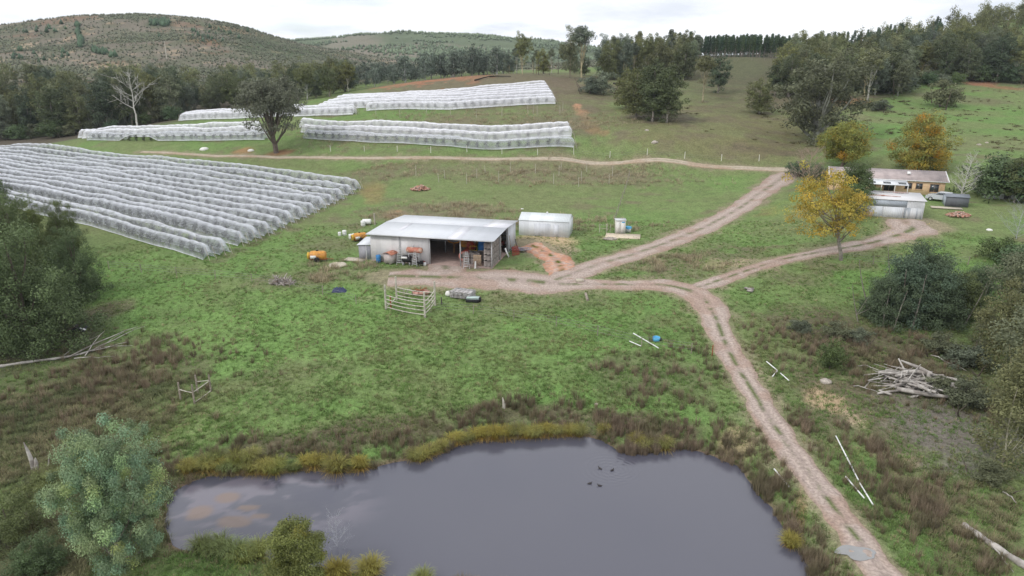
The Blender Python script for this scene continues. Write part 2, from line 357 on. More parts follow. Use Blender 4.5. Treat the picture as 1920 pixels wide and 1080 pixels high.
# far country
hill = sstep(330, 430, gr)*(1-sstep(.30,.36,ga))
paint(HILLB*(.85+.4*n_c[:,None]), hill)
paint(HILLG, hill*sstep(.45,.62, fbm(gx/55, gy/30, 77, 5))*.75)
paint(HILLG*.8, hill*sstep(.50,.60, fbm(gx/14, gy/14, 78, 3))*.5)
paint(RED*.6, hill*sstep(.66,.76, fbm(gx/25, gy/10, 79, 4))*.25)
paint(PALE*.6, hill*sstep(.70,.76, fbm(gx/12, gy/7, 80, 3))*.7)
far = sstep(900, 1000, gr)*(1-sstep(.30,.36,ga)); paint(np.array([.115,.145,.085])*(.8+.4*n_c[:,None]), far)
def stripe(pix, wpx, y, col, k=.8):
    """band along a line on the far hillsides"""
    P = np.array([at_y(u, v, y)[:2] for u, v in pix]); D = densify(P, 6, False)
    d = np.full(len(gx), 1e9); m = (gr > y*.6) & (gr < y*1.6)
    for q in D: d[m] = np.minimum(d[m], (gx[m]-q[0])**2 + (gy[m]-q[1])**2)
    paint(col, (1-sstep(wpx*.6, wpx*1.3, np.sqrt(d)+ (n_b-.5)*wpx))*k)
paint(PINEG, blob(540,100,90,12)*.5*hill); paint(HILLG*.7, blob(300,45,22,6,nz=.3)*.9)
paint(HILLB*1.35, blob(800,97,150,13,nz=.3)*.85); paint(HILLB*1.35, blob(660,95,55,12,nz=.3)*.8)
for (u, v, a, b) in ((380,75,30,7),(440,55,40,4),(345,45,25,5),(130,35,40,4),(400,80,14,6)): paint(RED*.6, blob(u,v,a,b,nz=1.8)*.3)
for (u, v, a, b) in ((50,88,16,4),(215,125,35,5),(110,108,14,3),(10,115,10,3)): paint(PALE*.8, blob(u,v,a,b,nz=1.6)*.55)
# upper bare ground, red cut and bank
paint(BROWN*1.05, blob(900,150,220,18)*.85); paint(RED*.85, blob(760,158,60,2.5,nz=1.8)*.7); paint(RED*.85, blob(830,150,50,2,nz=1.8)*.65); paint(RED*.8, blob(880,143,40,1.5,nz=1.8)*.5)
paint(BROWN, blob(1090,165,70,30)*.7); 
for (u, v, a, b) in ((1082,200,6,6),(1090,213,10,6),(1097,222,9,6),(1105,232,12,7),(1113,241,12,6),(1124,249,18,4),(1138,249,7,4),(1086,207,5,8)): paint(RED*(.85 if u % 2 else 1.0) + (SAND*.25 if u < 1100 else 0), blob(u,v,a,b,nz=2.4,soft=.6)*.8)
paint(BROWN, blob(1105,225,40,30,nz=1.2)*.4)

paint(OLIVE*.9, blob(880,235,260,28)*.45); paint(DRY, blob(870,232,60,10)*.55); paint(LUSH, blob(760,215,90,10)*.7); paint(BROWN, blob(1020,232,60,12)*.6)
paint(DRY, blob(720,290,60,5)*.3); paint(np.array([.14,.10,.06]), blob(980,300,330,4,nz=.5)*.6)
# right paddock
paint(np.array([.175,.150,.080]), blob(1330,235,190,55,nz=.6)*.85); paint(np.array([.19,.15,.10]), blob(1400,185,90,16)*.5); paint(OLIVE, blob(1330,130,120,30)*.4)
paint(OLIVE*1.0, sstep(.45,.6,n_e)*sstep(.0,.1,ga)*sstep(150,170,gr)*(1-sstep(290,330,gr))*.45); paint(BROWN*1.05, sstep(.5,.68,n_d)*sstep(.0,.1,ga)*sstep(150,170,gr)*(1-sstep(290,330,gr))*.55); paint(LUSH*1.1, blob(1390,125,40,18)*.7); paint(BROWN, blob(1500,190,90,22)*.6); paint(BROWN*1.1, blob(1660,190,110,22,nz=.6)*.8); paint(RED*.8, blob(1600,190,30,6)*.6)
paint(BROWN*.85, blob(1450,285,70,8)*.6); paint(LUSH*1.0, blob(1830,215,140,45,nz=.7)*.8); paint(OLIVE, sstep(.48,.64,n_e)*sstep(.33,.45,ga)*sstep(130,150,gr)*.6); paint(BROWN, blob(1800,185,60,8)*.55); paint(RED*.95, blob(1830,153,18,5,nz=1.5)*.85); paint(RED*.9, blob(1850,160,14,3,nz=1.5)*.7); paint(RED*.8, blob(1888,165,18,2.5,nz=1.5)*.6)
paint(OLIVE, blob(1820,262,90,16)*.45); paint(LUSH*1.05, blob(1650,245,80,14)*.7)
forest = sstep(0,1, (fbm(gx/20,gy/20,91,3)-.3)*3)
paint(LITTER, blob(1780,120,260,32,nz=.3)*.85); paint(LITTER, blob(1240,218,60,14)*.7); paint(LITTER, blob(180,235,330,28,nz=.2)*.95); paint(LITTER*.9, blob(700,140,120,14)*.7)
paint(LITTER, blob(60,262,150,5,nz=.2)*.7); paint(np.array([.10,.085,.06]), blob(1400,105,230,5,nz=.2)*.8)
# orchard floor, home paddock
paint(OLIVE*.95, blob(300,380,330,70,nz=.3)*.6); paint(RED*.5, blob(522,288,28,5,nz=.5)*.9); paint(RED*.95, blob(455,285,18,7,nz=.6)*.6); paint(RED*1.05, blob(742,402,22,8,nz=.6)*.9); paint(RED*.8, blob(700,362,22,18,nz=.9)*.35)
for k in range(13): paint(BROWN, blob(408+k*21, 490-k*10.5, 14, 3, nz=.8)*.6)
paint(DRY, blob(830,400,120,18,nz=1.2)*.75); paint(DRY, blob(1060,330,190,22,nz=1.3)*.65); paint(DRY*.9, blob(740,325,90,12,nz=1.2)*.55); paint(OLIVE, blob(950,360,230,50)*.5)
paint(SAND*1.02, blob(1022,452,62,13,nz=.5)*.95); paint(PALE*.9, blob(1050,468,26,6,nz=.9)*.6); paint(PINK, blob(1060,470,28,7)*.6); paint(RED*1.1, blob(1045,487,20,15,nz=.7)*.8)
paint(LUSH*1.1, blob(1370,440,60,22)*.5); paint(LUSH*1.15, blob(1400,350,60,25)*.5); paint(LUSH*1.15, blob(1300,330,90,22)*.4)
paint(DRY, blob(1260,495,60,22,nz=1.5)*.7); paint(DRY, blob(560,525,90,14,nz=1.5)*.5); paint(PINK*.8, blob(690,561,24,3,nz=.8)*.7); paint(DRY*.9, blob(620,460,60,16,nz=1.5)*.5)
paint(SAND*.75, blob(1380,500,80,10,nz=1.2)*.5); paint(PINK*.9, blob(1400,495,60,8,nz=1.5)*.5); paint(BROWN, blob(1480,520,70,12,nz=1.3)*.45)
paint(PALE*.8, blob(1150,447,30,4,nz=.8)*.5); paint(DRY, blob(980,565,160,16,nz=1.4)*.45)
paint(PINK*.9, blob(1760,425,30,10)*.6); paint(OLIVE, blob(1540,430,70,14)*.5); paint(np.array([.30,.21,.09]), blob(1575,395,110,24,nz=1.6)*.30)
# meadow
paint(LUSH*1.15, blob(560,620,300,70,nz=.4)*.65); paint(LUSH*1.1, blob(1000,660,260,60)*.4); paint(BROWN, blob(1200,700,120,40,nz=1.6)*.5); paint(DRY*.85, blob(540,700,170,25,nz=1.5)*.35)
paint(BROWN*.95, blob(190,720,170,70,nz=1.0)*.6); paint(SCRUB, blob(100,800,190,90,nz=.8)*.65); paint(BROWN, blob(200,585,40,14)*.7); paint(LITTER*.7, blob(60,640,120,50,nz=.3)*.9)
paint(BROWN*.9, blob(620,820,330,26,nz=.9)*.85); paint(BROWN*.9, blob(1050,785,260,18,nz=1.1)*.8); paint(BROWN*.8, blob(1220,810,80,30,nz=1.)*.8); paint(SCRUB, blob(120,1000,220,80,nz=.4)*.9); paint(np.array([.16,.14,.13]), blob(60,985,80,40,nz=.6)*.7)
paint(LUSH*.75, blob(380,1075,160,22)*.8)
for (u,v,a,b,k) in ((1060,328,230,22,.8),(830,398,130,20,.85),(740,322,100,14,.7),(980,420,120,10,.6),(1250,495,90,22,.6),(870,235,300,28,.6),(600,520,160,16,.6)): paint(DRY*1.05, blob(u,v,a,b,nz=.6)*sstep(.42,.62,n_f*.5+n_b*.5)*k)
# ground east of the road
paint(OLIVE*.85, blob(1700,700,300,110,nz=.5)*.8); paint(BROWN*1.0, blob(1650,790,170,75,nz=1.0)*.8); paint(np.array([.20,.18,.165]), blob(1830,830,120,80,nz=1.1)*.7); paint(BROWN*.8, blob(1600,630,140,35,nz=.9)*.75)
for (u, v, a, b, c) in ((1548,752,16,9,SAND*.8),(1572,768,14,9,SAND*.85),(1590,780,10,8,PALE*.75),(1530,735,12,6,SAND*.7),(1625,845,28,14,PALE),(1600,790,20,12,PALE*.9),(1720,905,40,8,SAND),(1700,865,16,12,PALE*.9),(1540,745,22,12,SAND)):
    paint(c, blob(u,v,a,b,nz=2.6,soft=.6)*.65)
paint(LUSH*.95, blob(1600,900,50,90,rot=.5,nz=.5)*.85); paint(LUSH*.9, blob(1700,1010,60,60,nz=.5)*.85); paint(OLIVE*.8, blob(1800,930,80,40)*.6); paint(LUSH*.8, blob(1480,790,18,60)*.6)
paint(SAND*.72, blob(1385,825,36,28,nz=.8)*.8); paint(RED*.75, blob(1500,960,12,60,rot=.35,nz=.6)*.7)
sd_ = pond_sd(gx, gy); paint(np.array([.16,.12,.085]), 1-sstep(.2,1.2,sd_)); 
# ------------------------------------------------------------------ dirt roads: draped sheets whose rough edges dip under the turf
def smooth_line(P, it=3):
    P = np.array(P, float)
    for _ in range(it):
        Q = [P[0]]
        for a, b in zip(P[:-1], P[1:]): Q += [a*.75+b*.25, a*.25+b*.75]
        Q.append(P[-1]); P = np.array(Q)
    return P
ROADS = []
def road(name, pix, m, seed, lift=.05, rough=1.0, step=.35):
    """pix: (u, v, width in metres)"""
    P = []
    for u, v, w in pix:
        q = gp(u, v); P.append((q.x, q.y, w))
    P = smooth_line(P); L = np.concatenate([[0], np.cumsum(np.hypot(*np.diff(P[:,:2], axis=0).T))])
    s = np.arange(0, L[-1], step); C = np.stack([np.interp(s, L, P[:,k]) for k in range(3)], 1); ROADS.append(C)
    T = np.gradient(C[:,:2], axis=0); T /= np.linalg.norm(T, axis=1)[:,None]; Nn = np.stack([T[:,1], -T[:,0]], 1)
    n = 21; q = np.linspace(-1, 1, n)
    X = C[:,0,None] + Nn[:,0,None]*q*C[:,2,None]*.62; Y = C[:,1,None] + Nn[:,1,None]*q*C[:,2,None]*.62
    nz = fbm(X*.45, Y*.45, seed, 5) - .5; edge = 1 - sstep(.55, 1.0, np.abs(q)[None,:] + nz*.7*rough)
    k = np.minimum(s, L[-1]-s)[:,None]; edge = edge*sstep(0, 1.6, k)
    rut = np.exp(-((np.abs(q)-.34)/.11)**2)[None,:]*(.6+.4*fbm(X*.3,Y*.3,seed+3,3)); mid = np.exp(-(q/.13)**2)[None,:]
    Z = hgt(X.ravel(), Y.ravel()).reshape(X.shape) - .09 + (.09+lift)*edge*1.2 - .035*rut*edge
    c = np.array([1.0,1.0,1.0])*np.ones(X.shape+(3,)); 
    g = fbm(X*.35, Y*.35, seed+7, 4)
    c *= (1 + .16*rut - .10*mid)[...,None]
    c = c*(1-(sstep(.52,.66,g)*.4)[...,None]) + np.array([.80,.62,.52])*(sstep(.52,.66,g)*.4)[...,None]
    gmid = (mid*sstep(.42,.62, fbm(X*.8,Y*.8,seed+11,3))*1.0*rough)[...,None]; c = c*(1-gmid) + np.array([.30,.45,.20])*gmid
    eg = (sstep(.45,.85, np.abs(q)[None,:]+nz*.6)*.55)[...,None]; c = c*(1-eg) + np.array([.70,.58,.45])*eg
    i, j = np.meshgrid(np.arange(len(s)-1), np.arange(n-1), indexing='ij')
    mb = MB(); mb.add(np.stack([X.ravel(),Y.ravel(),Z.ravel()],1), np.stack([i*n+j,i*n+j+1,(i+1)*n+j+1,(i+1)*n+j],-1).reshape(-1,4), c.reshape(-1,3))
    return tag(mb.build(name, m, smooth=True), kind='structure')
m_road = mat('road_dirt', (.385,.315,.275), .95, .32, 4.5, .8, attr=True, col2=(.36,.29,.26), spec=.1)
m_red = mat('road_red', (.46,.26,.18), .95, .22, 2.0, .5, attr=True, col2=(.42,.31,.26), spec=.1)
road('dirt_road', [(1745,1180,3.0),(1660,1085,2.8),(1602,1005,2.6),(1543,925,2.5),(1487,850,2.7),(1432,770,2.7),(1388,700,2.8),(1357,640,2.9),(1340,590,3.3),(1312,552,4.8),(1260,536,4.2),(1190,533,3.4),(1100,534,3.6),(1040,532,7.0),(990,528,8.5),(930,524,8.0),(870,522,7.5),(800,520,7.0),(735,518,6.0),(716,520,4.0)], m_road, 3)
road('yard_apron', [(838,520,6.0),(836,508,5.6),(835,497,5.2),(833,488,5)], m_road, 13, .04, .6)
road('dirt_road', [(1030,530,5.0),(1085,510,4.6),(1150,488,4.4),(1230,464,4.8),(1290,440,4.8),(1345,415,4.6),(1400,383,4.6),(1440,352,5.2),(1466,334,5.8),(1482,322,5.0)], m_road, 5, .055, .7)
road('farm_track', [(1505,320,3.0),(1450,317,2.2),(1370,314,1.8),(1300,309,1.6),(1200,305,1.5),(1100,302,1.5),(1000,299,1.5),(900,298,1.5),(800,298,1.5),(700,297,1.4),(600,296,1.4),(500,295.5,1.4),(420,293,1.4),(340,288.5,1.3),(260,285,1.2)], mat('track_dirt', (.40,.34,.27), .95, .2, 2.0, .4, attr=True, spec=.1), 6, .09, .35, .8)
road('dirt_road', [(1290,545,3.0),(1345,528,2.6),(1400,508,2.4),(1460,488,2.6),(1530,474,3.0),(1600,464,3.4),(1660,450,3.8),(1705,434,5.5),(1720,424,6.5),(1745,421,5.0)], m_road, 7, .045, 1.0)
road('driveway', [(1715,432,5.5),(1700,420,6.0),(1690,409,5.6)], m_road, 8, .05, .5)
road('red_track', [(1052,524,3.6),(1054,506,4.4),(1045,488,4.2),(1022,472,4.0),(1000,462,4.0),(985,455,4)], m_red, 9, .035, 1.3)
road('farm_track', [(1130,500,1.8),(1145,487,1.6),(1175,476,1.5),(1205,466,1.5),(1240,458,1.6)], m_road, 10, .02, 1.4)
# worn soil and thin turf spreading out from the wheel tracks
m_near = gr < 260; fx_, fy_ = gx[m_near], gy[m_near]; fd = np.full(len(fx_), 99.0)
for C in ROADS:
    bb = (fx_ > C[:,0].min()-8) & (fx_ < C[:,0].max()+8) & (fy_ > C[:,1].min()-8) & (fy_ < C[:,1].max()+8); ii = np.nonzero(bb)[0]; dd = fd[ii]
    for k in range(0, len(C), 3): dd = np.minimum(dd, np.hypot(fx_[ii]-C[k,0], fy_[ii]-C[k,1]) - C[k,2]*.5)
    fd[ii] = dd
full = np.full(len(gx), 99.0); full[m_near] = fd
paint(np.array([.30,.24,.18]), (1 - sstep(-.2, 1.5, full + (n_b-.5)*3.2))*.85); paint(OLIVE*.95, (1 - sstep(0, 4.5, full + (n_a-.5)*6))*.35)
gm = MB(); i, j = np.meshgrid(np.arange(NR-1), np.arange(NA-1), indexing='ij')
gm.add(np.stack([gx, gy, GZ.ravel()], 1), np.stack([i*NA+j, i*NA+j+1, (i+1)*NA+j+1, (i+1)*NA+j], -1).reshape(-1,4), np.clip(GC, .01, .9))
def ground_mat():
    m = bpy.data.materials.new('ground'); m.use_nodes = True; nt = m.node_tree; N, L = nt.nodes, nt.links; p = N['Principled BSDF']; p.inputs['Roughness'].default_value = .95; p.inputs['Specular IOR Level'].default_value = .1
    at = N.new('ShaderNodeAttribute'); at.attribute_name = 'tint'; t = N.new('ShaderNodeTexCoord'); src = at.outputs['Color']
    hs = None
    for k, (sc, det, a) in enumerate(((.55,3,.16),(2.6,4,.30),(9,3,.30))):
        n = N.new('ShaderNodeTexNoise'); n.inputs['Scale'].default_value = sc; n.inputs['Detail'].default_value = det; n.inputs['Roughness'].default_value = .65; L.new(t.outputs['Object'], n.inputs['Vector'])
        r = N.new('ShaderNodeMapRange'); r.inputs[1].default_value = .3; r.inputs[2].default_value = .7; r.inputs[3].default_value = 1-a; r.inputs[4].default_value = 1+a; L.new(n.outputs['Fac'], r.inputs[0])
        s = N.new('ShaderNodeVectorMath'); s.operation = 'SCALE'; L.new(src, s.inputs[0]); L.new(r.outputs[0], s.inputs['Scale']); src = s.outputs[0]; hs = n if k == 1 else hs
    # dead stalks among the green
    n = N.new('ShaderNodeTexNoise'); n.inputs['Scale'].default_value = 1.7; n.inputs['Detail'].default_value = 6; n.inputs['Roughness'].default_value = .75
    ad = N.new('ShaderNodeVectorMath'); ad.inputs[1].default_value = (31,17,3); L.new(t.outputs['Object'], ad.inputs[0]); L.new(ad.outputs[0], n.inputs['Vector'])
    r = N.new('ShaderNodeMapRange'); r.inputs[1].default_value = .55; r.inputs[2].default_value = .72; r.inputs[4].default_value = .32; L.new(n.outputs['Fac'], r.inputs[0])
    mxn = N.new('ShaderNodeMixRGB'); mxn.inputs[2].default_value = (.20,.18,.11,1); L.new(r.outputs[0], mxn.inputs[0]); L.new(src, mxn.inputs[1]); L.new(mxn.outputs[0], p.inputs['Base Color'])
    b = N.new('ShaderNodeBump'); b.inputs['Strength'].default_value = .7; b.inputs['Distance'].default_value = .25; L.new(hs.outputs['Fac'], b.inputs['Height']); L.new(b.outputs[0], p.inputs['Normal'])
    return m
tag(gm.build('ground', ground_mat(), smooth=True), kind='structure')

# ------------------------------------------------------------------ pond
def water_mat():
    m = bpy.data.materials.new('pond_water'); m.use_nodes = True; nt = m.node_tree; N, L = nt.nodes, nt.links; p = N['Principled BSDF']
    p.inputs['Roughness'].default_value = .06; p.inputs['IOR'].default_value = 1.55; p.inputs['Specular IOR Level'].default_value = .6
    t = N.new('ShaderNodeTexCoord'); at = N.new('ShaderNodeAttribute'); at.attribute_name = 'tint'
    L.new(at.outputs['Color'], p.inputs['Base Color'])
    n = N.new('ShaderNodeTexNoise'); n.inputs['Scale'].default_value = 3.5; n.inputs['Detail'].default_value = 2; L.new(t.outputs['Object'], n.inputs['Vector'])
    b = N.new('ShaderNodeBump'); b.inputs['Strength'].default_value = .05; b.inputs['Distance'].default_value = .05; L.new(n.outputs['Fac'], b.inputs['Height'])
    last = b
    for (u, v, sc, rad) in ((1140,880,5.0,3.2),(1162,881,6.0,2.6),(1110,880,2.6,11.5)):
        q = at_z(u, v, WATER); sb = N.new('ShaderNodeVectorMath'); sb.operation = 'SUBTRACT'; sb.inputs[1].default_value = q; L.new(t.outputs['Object'], sb.inputs[0])
        ln = N.new('ShaderNodeVectorMath'); ln.operation = 'LENGTH'; L.new(sb.outputs[0], ln.inputs[0])
        mu = N.new('ShaderNodeMath'); mu.operation = 'MULTIPLY'; mu.inputs[1].default_value = sc*3; L.new(ln.outputs['Value'], mu.inputs[0])
        si = N.new('ShaderNodeMath'); si.operation = 'SINE'; L.new(mu.outputs[0], si.inputs[0])
        mr = N.new('ShaderNodeMapRange'); mr.interpolation_type = 'SMOOTHSTEP'
        if rad < 5: mr.inputs[1].default_value = rad; mr.inputs[2].default_value = rad*.3
        else: mr.inputs[1].default_value = 1.2; mr.inputs[2].default_value = 0
        if rad > 5:
            ab = N.new('ShaderNodeMath'); ab.operation = 'SUBTRACT'; ab.inputs[1].default_value = rad; L.new(ln.outputs['Value'], ab.inputs[0])
            a2 = N.new('ShaderNodeMath'); a2.operation = 'ABSOLUTE'; L.new(ab.outputs[0], a2.inputs[0]); L.new(a2.outputs[0], mr.inputs[0])
        else: L.new(ln.outputs['Value'], mr.inputs[0])
        m2 = N.new('ShaderNodeMath'); m2.operation = 'MULTIPLY'; L.new(si.outputs[0], m2.inputs[0]); L.new(mr.outputs[0], m2.inputs[1])
        bb = N.new('ShaderNodeBump'); bb.inputs['Strength'].default_value = .22 if rad < 5 else .1; bb.inputs['Distance'].default_value = .02; L.new(m2.outputs[0], bb.inputs['Height']); L.new(last.outputs[0], bb.inputs['Normal']); last = bb
    L.new(last.outputs[0], p.inputs['Normal'])
    return m
wx = np.linspace(-26, 32, 233); wy = np.linspace(26, 56, 121); WX, WY = np.meshgrid(wx, wy); ws = pond_sd(WX, WY)
wc = np.empty((WX.size, 3)); wc[:] = (.082,.082,.108)
X_, Y_ = WX.ravel(), WY.ravel()
wob = fbm(X_/3, Y_/3, 5, 3); swirl = fbm(X_/3.2 + 2.2*wob, Y_/1.1 + 3.5*fbm(X_/5, Y_/5, 8, 3), 55, 4)
q0 = at_z(440, 950, WATER); shal = np.clip(1.25 - np.hypot((X_-q0[0])/9.5, (Y_-q0[1])/4.2), 0, 1)
def wmix(c, m):
    global wc
    m = np.clip(m,0,1)[:,None]; wc = wc*(1-m) + np.array(c)*m
wmix((.19,.17,.205), sstep(.46,.60, swirl)*sstep(0,.5,shal)*.6)
wmix((.07,.07,.10), (1-sstep(.33,.42, swirl))*sstep(0,.5,shal)*.6)
for (u,v,a,b) in ((425,933,26,12),(440,977,34,12),(485,968,18,6),(375,960,26,14),(465,952,20,6)):
    q = at_z(u,v,WATER); q1 = at_z(u+a,v,WATER); q2 = at_z(u,v-b,WATER)
    wmix((.20,.135,.10), (1-sstep(.75,1.15, np.hypot((X_-q[0])/(q1[0]-q[0]), (Y_-q[1])/(q2[1]-q[1])) + (swirl-.5)*.8))*.75)
wmix((.13,.11,.10), (1-sstep(-1.3,-.2,-np.abs(ws)))*0)
wm = MB(); i, j = np.meshgrid(np.arange(len(wy)-1), np.arange(len(wx)-1), indexing='ij'); nx = len(wx)
F = np.stack([i*nx+j, i*nx+j+1, (i+1)*nx+j+1, (i+1)*nx+j], -1).reshape(-1,4); F = F[(ws[F] < 1.2).any(1)]
wm.add(np.stack([X_, Y_, np.full(X_.size, WATER)], 1), F, wc)
tag(wm.build('pond_water', water_mat(), smooth=True), kind='structure')

pd = MB(); q = gp(1607,1037); a = np.linspace(0, 2*math.pi, 28, endpoint=False)
rr = 1 + .18*np.sin(3*a+1) + .1*np.sin(5*a); PX = q.x + np.cos(a)*rr*1.05 + np.sin(a)*rr*-.3; PY = q.y + np.sin(a)*rr*.75
pz = hgt(PX, PY) + .09
pd.add(np.vstack([np.stack([PX,PY,pz],1), [[q.x,q.y,hgt(q.x,q.y)+.10]]]), [[k,(k+1)%28,28,28] for k in range(28)])
tag(pd.build('puddle_water', mat('puddle_water', (.25,.25,.25), .08, .1, 1, 0, spec=.7)), kind='structure')
def road_dist(x, y):
    d = np.full(len(x), 99.0)
    for C in ROADS:
        for k in range(0, len(C), 4): d = np.minimum(d, np.hypot(x-C[k,0], y-C[k,1]) - C[k,2]/2)
    return d
# ------------------------------------------------------------------ vegetation builders
def leaves(mb, C, R, per, size, rng, up=.35, flat=.8, var=.22, fill=.45, aspect=.5, warm=0.0, tip=None):
    C = np.asarray(C, float); n = len(C); R = np.broadcast_to(np.asarray(R, float), (n,))
    d = rng.normal(size=(n, per, 3)); d /= np.linalg.norm(d, axis=2, keepdims=True)
    r = R[:,None,None]*(fill + (1-fill)*rng.random((n, per, 1)))
    P = C[:,None,:] + d*r*np.array([1,1,flat])
    N = d*.8 + np.array([0,0,up]) + rng.normal(size=d.shape)*.45; N /= np.linalg.norm(N, axis=2, keepdims=True)
    t = np.cross(N, rng.normal(size=d.shape)); t /= np.linalg.norm(t, axis=2, keepdims=True)+1e-9; b = np.cross(N, t)
    s = size*(.6+.8*rng.random((n, per, 1)))
    V = np.stack([P+t*s*.5, P+b*s*aspect*.5, P-t*s*.5, P-b*s*aspect*.5], 2).reshape(-1, 3)
    cl = 1 + (rng.random((n,1,1))-.5)*2*var; lf = 1 + (rng.random((n,per,1))-.5)*.36
    T = np.ones((n, per, 3))*cl*lf; w = (rng.random((n,1))-.5)*warm; T[...,0] *= 1+w; T[...,2] *= 1-w
    if tip is not None: k = (rng.random((n,1,1)) < tip[1]).astype(float); T = T*(1-k) + T*np.array(tip[0])*k
    T = np.repeat(T.reshape(-1,3), 4, 0)
    mb.add(V, np.arange(len(V)).reshape(-1,4), T)
def curve(a, b, sag, n=6, rng=None, wob=.0):
    a = np.array(a, float); b = np.array(b, float); t = np.linspace(0,1,n)[:,None]
    c = (a+b)/2 + np.array(sag); P = (1-t)**2*a + 2*t*(1-t)*c + t*t*b
    if rng is not None: P[1:-1] += rng.normal(size=(n-2,3))*wob
    return P
def make_tree(seed, H, R, base, n, cr, per, leaf, shape='oval', tr=.35, limbs=10, lean=(0,0), flat=.8, up=.35, var=.22, warm=0., fork=.45, tip=None, fill=.45, trunks=1, lobes=.35):
    rng = np.random.default_rng(seed); C = []
    hc = (H-base)/2; tries = 0; o = rng.random(2)*50
    while len(C) < n and tries < 20000:
        tries += 1
        d = rng.normal(size=3); d /= np.linalg.norm(d); q = rng.random()**(1/2.2)
        f = 1 + lobes*2*(fbm([d[0]*1.7+o[0]], [d[1]*1.7+d[2]*2.1+o[1]], seed, 2)[0]-.5)
        p = d*q*f
        if shape == 'umbrella':
            if p[2] < -.15 and rng.random() < .7: p[2] = abs(p[2])
        if shape == 'dome':
            p[2] = abs(p[2])*2-1 if rng.random() < .85 else p[2]
        if shape == 'cone':
            k = rng.random()**.7; aa = rng.random()*6.283; rr = (1-k)*(.35+.65*rng.random())*f; p = np.array([math.cos(aa)*rr, math.sin(aa)*rr, k*2-1])
        C.append([p[0]*(R-cr*.6), p[1]*(R-cr*.6), base + hc + p[2]*(hc-cr*.5)])
    C = np.array(C); C[:,0] += lean[0]*C[:,2]/H; C[:,1] += lean[1]*C[:,2]/H
    mc = MB(); leaves(mc, C, cr*(.7+.6*rng.random(len(C))), per, leaf, rng, up, flat, var, fill, .5, warm, tip)
    mt = MB()
    for k in range(trunks):
        x0, y0 = (0,0) if trunks == 1 else (rng.normal(size=2)*R*.35)
        top = np.array([x0+lean[0]*.7, y0+lean[1]*.7, H*.80]) if trunks == 1 else np.array([x0*1.6, y0*1.6, H*.7])
        P = curve((x0,y0,-.4), top, (rng.normal()*R*.08, rng.normal()*R*.08, 0), 8, rng, tr*.35)
        mt.tube(P, np.linspace(tr*1.15, tr*.25, 8), 7)
        for c in C[rng.permutation(len(C))[:max(2, limbs//trunks)]]:
            hh = min(max(c[2]*fork + rng.random()*.15*H, base*.45), H*.7)*.95; f = hh/(H*.8); s = P[0]+(P[-1]-P[0])*f; i = int(f*7); s = P[min(i,7)]
            mt.tube(curve(s, c, (0,0,-np.linalg.norm(c-s)*.10), 5, rng, tr*.3), np.linspace(tr*.5*(1-f*.5), tr*.10, 5), 5)
    return mc, mt
class Kind:
    """one kind of plant: the first placing uses the prototype itself, the others copy it and its parts"""
    def __init__(s, name, cat, parts, H):
        s.H = H; s.cat = cat; s.root = thing(name, name.replace('_',' '), cat); s.used = False
        KIDS[s.root.name] = [mb.build(n, m, s.root) for n, mb, m in parts]
        s.kids = KIDS[s.root.name]
    def put(s, loc, sc=1.0, rot=None, label=None, group=None, tilt=(0,0)):
        rot = random.uniform(0, 6.283) if rot is None else rot
        sc = (sc,)*3 if np.ndim(sc) == 0 else sc
        loc = (loc[0], loc[1], loc[2]-.05)
        if not s.used:
            s.used = True; r = s.root; r.location = loc; r.rotation_euler = (tilt[0],tilt[1],rot); r.scale = sc; r['label'] = label
            if group: r['group'] = group
            return r
        r = s.root.copy(); COL.objects.link(r); r.location = loc; r.rotation_euler = (tilt[0],tilt[1],rot); r.scale = sc; r['label'] = label
        if group: r['group'] = group
        elif 'group' in r: del r['group']
        for c in s.kids: c2 = c.copy(); COL.objects.link(c2); c2.parent = r
        return r
def sized(kind, u, v, hpx, label, wf=1.0, rot=None, group=None, ymin=30., tilt=(0,0)):
    p = gp(u, v, ymin); s = hpx*px_m(p)/kind.H*1.02
    return kind.put(p, (s*wf, s*wf, s), rot, label, group, tilt)
mt_gum = mat('leaf_gum', (.150,.165,.088), .7, .15, .5, attr=True, inst=.32, transl=.15)
mt_gumg = mat('leaf_greygum', (.155,.170,.120), .7, .15, .5, attr=True, inst=.25, transl=.15)
mt_gumd = mat('leaf_darkgum', (.085,.105,.058), .7, .15, .5, attr=True, inst=.2, transl=.1)
mt_pine = mat('leaf_pine', (.070,.110,.065), .7, .15, .5, attr=True, inst=.2, transl=.05)
mt_wat = mat('leaf_wattle', (.225,.300,.195), .6, .12, .5, attr=True, inst=.1, transl=.15)
mt_dk = mat('leaf_darkgreen', (.095,.140,.070), .6, .15, .5, attr=True, inst=.15, transl=.1)
mt_ol = mat('leaf_olive', (.16,.18,.07), .6, .15, .5, attr=True, inst=.15, transl=.15)
mt_yel = mat('leaf_yellow', (.46,.35,.065), .6, .15, .5, attr=True, transl=.3)
mt_ygr = mat('leaf_yellowgreen', (.27,.27,.065), .6, .15, .5, attr=True, transl=.3)
mt_or = mat('leaf_orange', (.29,.27,.065), .6, .15, .5, attr=True, transl=.3)
bk_pale = mat('bark_pale', (.40,.36,.31), .85, .3, 1.5, .3, col2=(.22,.19,.16), inst=.2)
bk_dark = mat('bark_dark', (.12,.095,.08), .9, .3, 2, .4)
bk_grey = mat('bark_grey', (.30,.27,.24), .9, .3, 2, .4, col2=(.18,.15,.13))
bk_dead = mat('dead_wood', (.46,.43,.40), .9, .25, 2.5, .4, col2=(.28,.25,.23))

